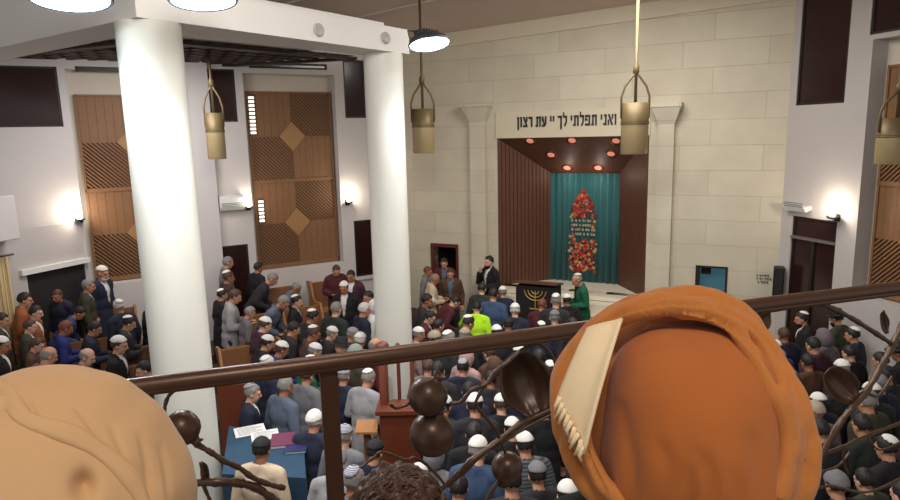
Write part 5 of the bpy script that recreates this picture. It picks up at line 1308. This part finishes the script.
# ------------------------------------------------------------------ women at the railing
M_ORANGE = mat('orange_wrap_cloth', (184, 114, 52), .9, var=.07, scale=12, bump=.06, bscale=420, sheen=.15)
M_RUST = mat('rust_wrap_cloth', (172, 96, 36), .92, var=.06, scale=9, bump=.06, bscale=420, sheen=.15)
M_CREAMC = mat('cream_fringed_cloth', (240, 218, 178), .9, var=.05, scale=14, bump=.12, bscale=420)
M_BEIGE = mat('beige_wrap_cloth', (208, 168, 122), .9, var=.06, scale=10, bump=.05, bscale=420, sheen=.15)
def groove(me, wr_, pts_, wpx, dpx, taper=True):
    P_ = [wr_.plane(*q) for q in spline([V((x, y, 0)) for x, y in pts_], 6) for q in [(q.x, q.y)]]
    n = len(P_)
    for v in me.vertices:
        d = v.co - wr_.C
        if d.dot(wr_.w) < -.04: continue
        x, y = d.dot(wr_.r), d.dot(wr_.u); dep = max(.2, (wr_.dep - d.dot(wr_.w)) / wr_.dep); x /= dep; y /= dep
        best = 1e9; bi = 0.
        for i in range(n - 1):
            ax, ay = P_[i]; bx, by = P_[i + 1]; ex, ey = bx - ax, by - ay
            t = max(0., min(1., ((x - ax) * ex + (y - ay) * ey) / (ex * ex + ey * ey + 1e-12)))
            q = (ax + ex * t - x) ** 2 + (ay + ey * t - y) ** 2
            if q < best: best = q; bi = i + t
        if best < (3 * wpx * wr_.s) ** 2:
            k = math.exp(-best / (wpx * wr_.s) ** 2) * (max(0., math.sin(PI * bi / (n - 1))) ** .6 if taper else 1)
            v.co -= d.normalized() * dpx * wr_.s * k
class Wrap:
    def __init__(s, cx, cy, dist, RX, RY, RZ):
        s.C = at_y(cx, cy, dist); w_ = s.C - EYE; s.dep = w_.dot(Fw); s.w = -w_.normalized(); s.s = s.dep / FPX
        s.R = (RX * s.s, RY * s.s, RZ * s.s)
        s.r = V((0, 0, 1)).cross(s.w).normalized(); s.u = s.w.cross(s.r)
    def plane(s, px, py):
        d = ray(px, py); t = (s.C - EYE).dot(s.w) / d.dot(s.w); q = EYE + d * t - s.C; return q.dot(s.r), q.dot(s.u)
    def at(s, px, py, k=1., lift=0.):
        x, y = s.plane(px, py); h = 1 - (x / s.R[0]) ** 2 - (y / s.R[1]) ** 2
        f = 1 / k
        h = 1 - ((x * f) / s.R[0]) ** 2 - ((y * f) / s.R[1]) ** 2
        return s.C + s.r * x + s.u * y + s.w * ((math.sqrt(h) if h > 0 else -math.sqrt(-h) * .6) * s.R[2] + lift * s.s)
    def M(s): return Matrix((s.r, s.w, s.u)).transposed()
def woman(wr_, sc_m, coat, label, hair=None):
    C_ = wr_.C; sc = sc_m * G
    root = person((C_.x, C_.y - .012 * sc, GZ), 0, 's', coat, 'pull', 'char', hair=hair, scale=sc, label=label)
    return root
def attach(o, root):
    mw = o.matrix_world.copy(); bpy.context.view_layer.update(); o.parent = root; o.matrix_parent_inverse = root.matrix_world.inverted(); return o
def soft(me, f, amp, sc):
    me.update()
    for v, n_ in [(v, v.normal.copy()) for v in me.vertices]:
        q = v.co * sc; v.co += n_ * noise.noise(q) * amp
# --- orange wrap
OW = Wrap(681, 424, .80 * G, 117, 123, 108)
wo = woman(OW, (OW.C.z - GZ) / G / 1.60, 'dgreen', 'woman seen from behind in a large orange head wrap at the railing')
mb = MB(); mb.ell(OW.C, (OW.R[0] * .93, OW.R[2] * .9, OW.R[1] * .95), OW.M(), 48, 32)
dm = OW.at(707, 430, 1.)
def bulge(p):
    return p
DMC = OW.C + OW.r * OW.plane(694, 436)[0] + OW.u * OW.plane(694, 436)[1]
sx_ = 88 * OW.s; sy_ = 109 * OW.s
inner = MB()
def dome_fn(p):
    # gathers running down from the upper left, deepening towards the lower edge
    x = p.x / sx_; z = p.z / sy_; k = max(0., min(1., (.25 - z) / 1.1))
    r_ = 1 + k * (.012 * math.sin(x * 17 + 1.5 * z) + .010 * math.sin(x * 29 + 2 + 2 * z)) + .010 * noise.noise(V((x * 2.2, z * 1.3, 3)))
    if z < 0: p = V((p.x * (1 + .03 * -z), p.y, p.z * 1.08))
    q = math.hypot(x, z) + 1e-6; se = q / ((abs(x) ** 2.9 + abs(z) ** 2.9) ** (1 / 2.9) + 1e-6)
    p = V((p.x * se, p.y, p.z * se))
    return p * r_
inner.ell(DMC + OW.w * .012, (sx_, OW.R[2] * 1.2, sy_), OW.M(), 110, 80, dome_fn)
for c_, a_, b_ in (((690, 470), (696, 450), (684, 520)), ((722, 485), (716, 465), (724, 525)), ((752, 492), (748, 474), (758, 525))):
    pass
im = inner.mesh('inner_bun')
for pts_, wp, dp in (([(660, 440), (668, 475), (660, 520)], 7, 5), ([(700, 450), (712, 480), (716, 520)], 6, 5), ([(690, 465), (692, 490), (690, 520)], 4, 4), ([(752, 430), (760, 470), (758, 520)], 8, 4),
                     ([(636, 350), (660, 341), (690, 338)], 4, 2.5), ([(620, 400), (628, 450), (634, 500)], 7, 5), ([(786, 400), (790, 450), (784, 500)], 6, 4), ([(735, 470), (742, 495), (742, 530)], 4, 3.5)):
    groove(im, OW, pts_, wp, dp)
bun = link('inner_bun', im, M_RUST, None, True)
OUT = [(640, 545), (612, 512), (584, 484), (562, 446), (553, 408), (556, 366), (575, 329), (602, 307), (640, 294), (690, 290), (735, 303), (760, 329), (781, 364), (795, 403), (801, 440), (795, 474), (784, 508)]
cxp, cyp = 690, 420
def inset(q, t):
    dx, dy = cxp - q[0], cyp - q[1]; L = math.hypot(dx, dy); return (q[0] + dx / L * t, q[1] + dy / L * t)
bm_ = MB()
for j, (off, rr, lift) in enumerate(((9, 10.5, -22), (19, 11, -4), (30, 10, 8), (10, 11, -50))):
    pts_ = [inset(q, off + 4.5 * math.sin(i * .9 + j * 2.0) * (0 if off < 12 else 1)) for i, q in enumerate(OUT)]
    pp = spline([OW.at(x, y, 1.1, lift) for x, y in pts_], 7); n = len(pp)
    w_ = [rr * OW.s * (1 + .18 * math.sin(i * .21 + j)) for i in range(n)]
    bm_.tube(pp, w_, 14)
# upper part of the band spreads into broad folds over the crown
for j, (pa, rr) in enumerate((([(586, 372), (598, 336), (628, 317), (672, 311), (716, 319), (752, 344), (780, 380)], 9.5), ([(600, 352), (622, 330), (655, 321), (700, 322), (738, 340)], 8), ([(578, 420), (582, 452), (604, 486), (632, 516)], 11), ([(796, 420), (800, 452), (794, 486), (788, 512)], 9), ([(770, 372), (788, 402), (797, 436)], 8))):
    pp = spline([OW.at(x, y, 1.08, 4) for x, y in pa], 8); n = len(pp)
    bm_.tube(pp, [rr * OW.s * (.55 + .45 * math.sin(PI * (i + 1) / (n + 1))) for i in range(n)], 14)
bm_.ell(OW.C - OW.w * .03, (OW.R[0] * .99, OW.R[2] * .8, OW.R[1] * .99), OW.M(), 48, 32)
me = remesh(bm_, .0042, 5, 'outer_fold'); soft(me, None, .003, 30)
for pts_, wp, dp in (([(570, 478), (560, 430), (562, 380), (580, 342), (612, 316), (650, 303), (695, 301), (738, 314), (770, 342), (794, 385), (803, 430)], 2.2, 4.5),
                    ([(592, 486), (574, 444), (572, 400), (584, 360), (606, 332), (640, 314), (690, 309), (735, 323), (766, 352), (786, 392)], 2.4, 5),
                    ([(606, 496), (588, 462), (580, 430)], 2.2, 4.5), ([(628, 306), (666, 294), (712, 294), (748, 312)], 2.2, 3.5), ([(655, 320), (700, 316), (742, 334), (776, 372), (796, 424), (798, 470)], 2.2, 5), ([(560, 350), (575, 328), (604, 306)], 2., 3)):
    groove(me, OW, pts_, wp, dp)
fold = link('outer_fold', me, M_ORANGE)
# cream fringed cloth tucked between
mb = MB(); n = 14; rows = []
TLq, TRq, BLq, BRq = (596, 337), (629, 331), (570, 402), (598, 450)
for j in range(n + 1):
    t = j / n; row = []
    for i in range(n + 1):
        a = i / n; px = (TLq[0] * (1 - a) + TRq[0] * a) * (1 - t) + (BLq[0] * (1 - a) + BRq[0] * a) * t; py = (TLq[1] * (1 - a) + TRq[1] * a) * (1 - t) + (BLq[1] * (1 - a) + BRq[1] * a) * t
        row.append(mb.bm.verts.new(OW.at(px, py, 1.16, 21 + 2.0 * math.sin(a * 5 + t * 2) + (6 if a > .8 else 0) * (a - .8) * 3)))
    rows.append(row)
for j in range(n):
    for i in range(n): mb.bm.faces.new((rows[j][i], rows[j][i + 1], rows[j + 1][i + 1], rows[j + 1][i]))
strip_ = mb.build('fringed_strip', M_CREAMC, None, True); md = strip_.modifiers.new('s', 'SOLIDIFY'); md.thickness = .004
mb = MB()
for k in range(9):
    a = (k + .4) / 9; px = BLq[0] * (1 - a) + BRq[0] * a; py = BLq[1] * (1 - a) + BRq[1] * a
    p0 = OW.at(px + 3, py - 4, 1.16, 23); p1_ = OW.at(px - 1 + 1.5 * math.sin(k * 3), py + 4, 1.16, 24); p2_ = OW.at(px - 3 + 2.5 * math.sin(k * 5), py + 9, 1.16, 21)
    mb.tube([p0, p1_, p2_], [2.4 * OW.s, 2.1 * OW.s, 1.2 * OW.s], 7)
fr1 = mb.build('fringe', M_CREAMC, None, True)
bpy.context.view_layer.update()
for o in (bun, fold, strip_): attach(o, wo)
fr1.parent = strip_
# --- beige wrap
BW = Wrap(54, 526, .76 * G, 134, 158, 128)
wb = woman(BW, (BW.C.z - GZ) / G / 1.60, 'brown', 'woman seen from behind in a smooth beige head wrap beside the near pillar')
mb = MB()
def beige_fn(p):
    x = p.x / BW.R[0]; z = p.z / BW.R[1]
    px_, py_ = x * 137 + 55, 525 - z * 159; rr_ = 0.
    yl = 393 + max(0, px_) * .78 if px_ < 140 else 530
    rr_ = .022 * smst(-6, 6, yl - py_ + 4) if p.y < 0 or True else 0
    return p * (1 + rr_ + .012 * noise.noise(V((x * 2, z * 2, 1))) + (.006 * math.sin((x * .8 - z) * 14) if x > .35 else 0))
mb.ell(BW.C, BW.R[:1] + (BW.R[2], BW.R[1]), BW.M(), 90, 64, beige_fn)
me = remesh(mb, .0045, 3, 'crown_wrap')
for pts_, wp, dp in (([(76, 402), (96, 426), (112, 450), (124, 476)], 2.2, 4.5), ([(22, 388), (34, 410), (48, 428), (66, 437)], 2.2, 4), ([(142, 428), (150, 460), (152, 505)], 4, 3), ([(162, 440), (170, 470), (173, 505)], 3.5, 2.5), ([(112, 420), (126, 450), (138, 490)], 3.5, 3)):
    groove(me, BW, pts_, wp, dp)
crown = link('crown_wrap', me, M_BEIGE)
mb = MB()
RIDGE = [(-24, 391), (-4, 393), (12, 401), (22, 420), (34, 431), (60, 440), (87, 453), (106, 466), (123, 485), (134, 504), (142, 530)]
for off, rr, lift in ((0, 5.5, .5), (7, 5, -1)):
    pp = spline([BW.at(x - off * .3, y + off, 1.02, lift) for x, y in RIDGE], 8); n = len(pp)
    mb.tube(pp, [rr * BW.s * (1 + .2 * math.sin(i * .33 + off)) for i in range(n)], 12)
mb.ell(BW.at(-2, 425, 1.02, -4), (15 * BW.s, 10 * BW.s, 14 * BW.s), BW.M())
me = remesh(mb, .0034, 3, 'wrap_fold')
tk = BW.at(80, 490, 1.0, 0)
for me_ in (me, crown.data):
    for v in me_.vertices:
        dd_ = v.co - tk
        if dd_.dot(BW.w) < -.12: continue
        x = dd_.dot(BW.r) / BW.s / 10; y = dd_.dot(BW.u) / BW.s / 14; q = x * x + y * y
        if q < 4: v.co -= BW.w * BW.s * 20 * math.exp(-q * 1.6)
wf = link('wrap_fold', me, M_BEIGE)
bpy.context.view_layer.update()
for o in (crown, wf): attach(o, wb)
# --- person with curly hair sitting below the rail, turned to the viewer
hp = at_y(396, 487, 1.16 * G); d_ = pdata('u')
scs = (hp.z - GZ) / (d_['top'] + .03)
cp = person((hp.x, hp.y + .05, GZ), PI + .15, 'u', 'maroon', 'pull', 'char', hair=None, scale=scs, label='person with curly brown hair facing the viewer below the railing')
hm_ = patch(SK + V((0, -.004, .004)), (.118, .13, .128), lambda q: q.z > (.066 if q.y > .055 else (-.13 if q.y < .0 else -.13 + q.y * 3.2)) + .02 * noise.noise(q * 30), .02, .014, 90, 64, 'curly_hair', lambda q: V((0, 0, 0)))
M_CURL = mat('curly_brown_hair', (74, 48, 32), .42, var=.35, scale=40, bump=.35, bscale=60)
ho = child('hair', hm_, M_CURL, cp, d_['hm'])
mb = MB(); rr = random.Random(5)
for k in range(260):
    a = rr.uniform(0, 2 * PI); e = rr.uniform(.15, PI / 2); c_ = V((math.cos(a) * math.cos(e), math.sin(a) * math.cos(e), math.sin(e)))
    if c_.y > .4 and c_.z < .62: continue
    base = SK + V((c_.x * .116, c_.y * .128, c_.z * .126)); tdir = c_.cross(V((rr.uniform(-.25, .25), 1, rr.uniform(-.25, .25)))).normalized(); b2_ = c_.cross(tdir)
    L_ = rr.uniform(.06, .13); pts_ = [base + tdir * L_ * (t / 9 - .5) + (b2_ * math.sin(t * .9 + k) + c_ * (math.cos(t * .9 + k) * .6 + .3)) * .005 - c_ * .5 * (L_ * (t / 9 - .5)) ** 2 / .1 for t in range(10)]
    mb.tube(pts_, [.0028] * 9 + [.001], 5)
cu = mb.mesh('curls')
for p in cu.polygons: p.use_smooth = True
co_ = link('curls', cu, M_CURL, ho)
sz = GZ + (.47 - .02) * 0
stool = empty('stool', (hp.x, hp.y + .05, GZ)); tag(stool, 'low wooden stool under the seated curly haired person', 'stool')
sh_ = .395 * scs
MB().lathe([(.2 * G, sh_ - .05), (.21 * G, sh_ - .03), (.2 * G, sh_)], 24).build('seat', M_PINED, stool)
for k in range(4):
    a = PI / 4 + k * PI / 2; MB().tube([(.13 * G * math.cos(a), .13 * G * math.sin(a), sh_ - .05), (.17 * G * math.cos(a), .17 * G * math.sin(a), 0.0)], .022, 8).build('leg', M_PINED, stool)
# ================================================================== light
w = bpy.data.worlds.new('world'); S.world = w; w.use_nodes = True
w.node_tree.nodes['Background'].inputs['Color'].default_value = (.9, .88, .86, 1); w.node_tree.nodes['Background'].inputs['Strength'].default_value = .5
def area(loc, aim, size, en, col=(1, .95, .88)):  # added fill disk brightening the hall, no ceiling fitting is seen there
    l = bpy.data.lights.new('hall_fill_light', 'AREA'); l.energy = en; l.size = size; l.color = col; l.shape = 'DISK'
    o = bpy.data.objects.new('hall_fill_light', l); COL.objects.link(o); d = (V(aim) - V(loc)).normalized()
    o.matrix_world = Matrix.Translation(loc) @ d.to_track_quat('-Z', 'Y').to_matrix().to_4x4()
area((3.2, 12.5, 8.7), (3.2, 13.5, 0), 3.0, 350)
area((-.5, 4.0, 8.4), (.8, 17, 1.8), 2.0, 330)
area((-6.0, 13.5, 7.5), (-7.0, 15, 1), 2.5, 200, (1, .96, .95))
l = bpy.data.lights.new('gallery_lamp_light', 'POINT'); l.energy = 205; l.color = (1, .93, .84); l.shadow_soft_size = .5
lo = bpy.data.objects.new('gallery_lamp_light', l); COL.objects.link(lo); lo.location = (.3, -.5, 8.6)
S.cycles.use_denoising = True
S.cycles.max_bounces = 6

bpy.context.view_layer.update()
# ------------------------------------------------------------------ to metres
SC = 1 / G
for o in [o for o in COL.objects if o.parent is None]:
    m = o.matrix_world.copy()
    if o.type in ('CAMERA', 'LIGHT'):
        m.translation = m.translation * SC; o.matrix_world = m
        if o.type == 'LIGHT':
            l = o.data; l.energy *= SC * SC
            if l.type == 'AREA': l.size *= SC
            else: l.shadow_soft_size *= SC
    else:
        bpy.context.view_layer.update() if False else None
        o.matrix_world = Matrix.Scale(SC, 4) @ m
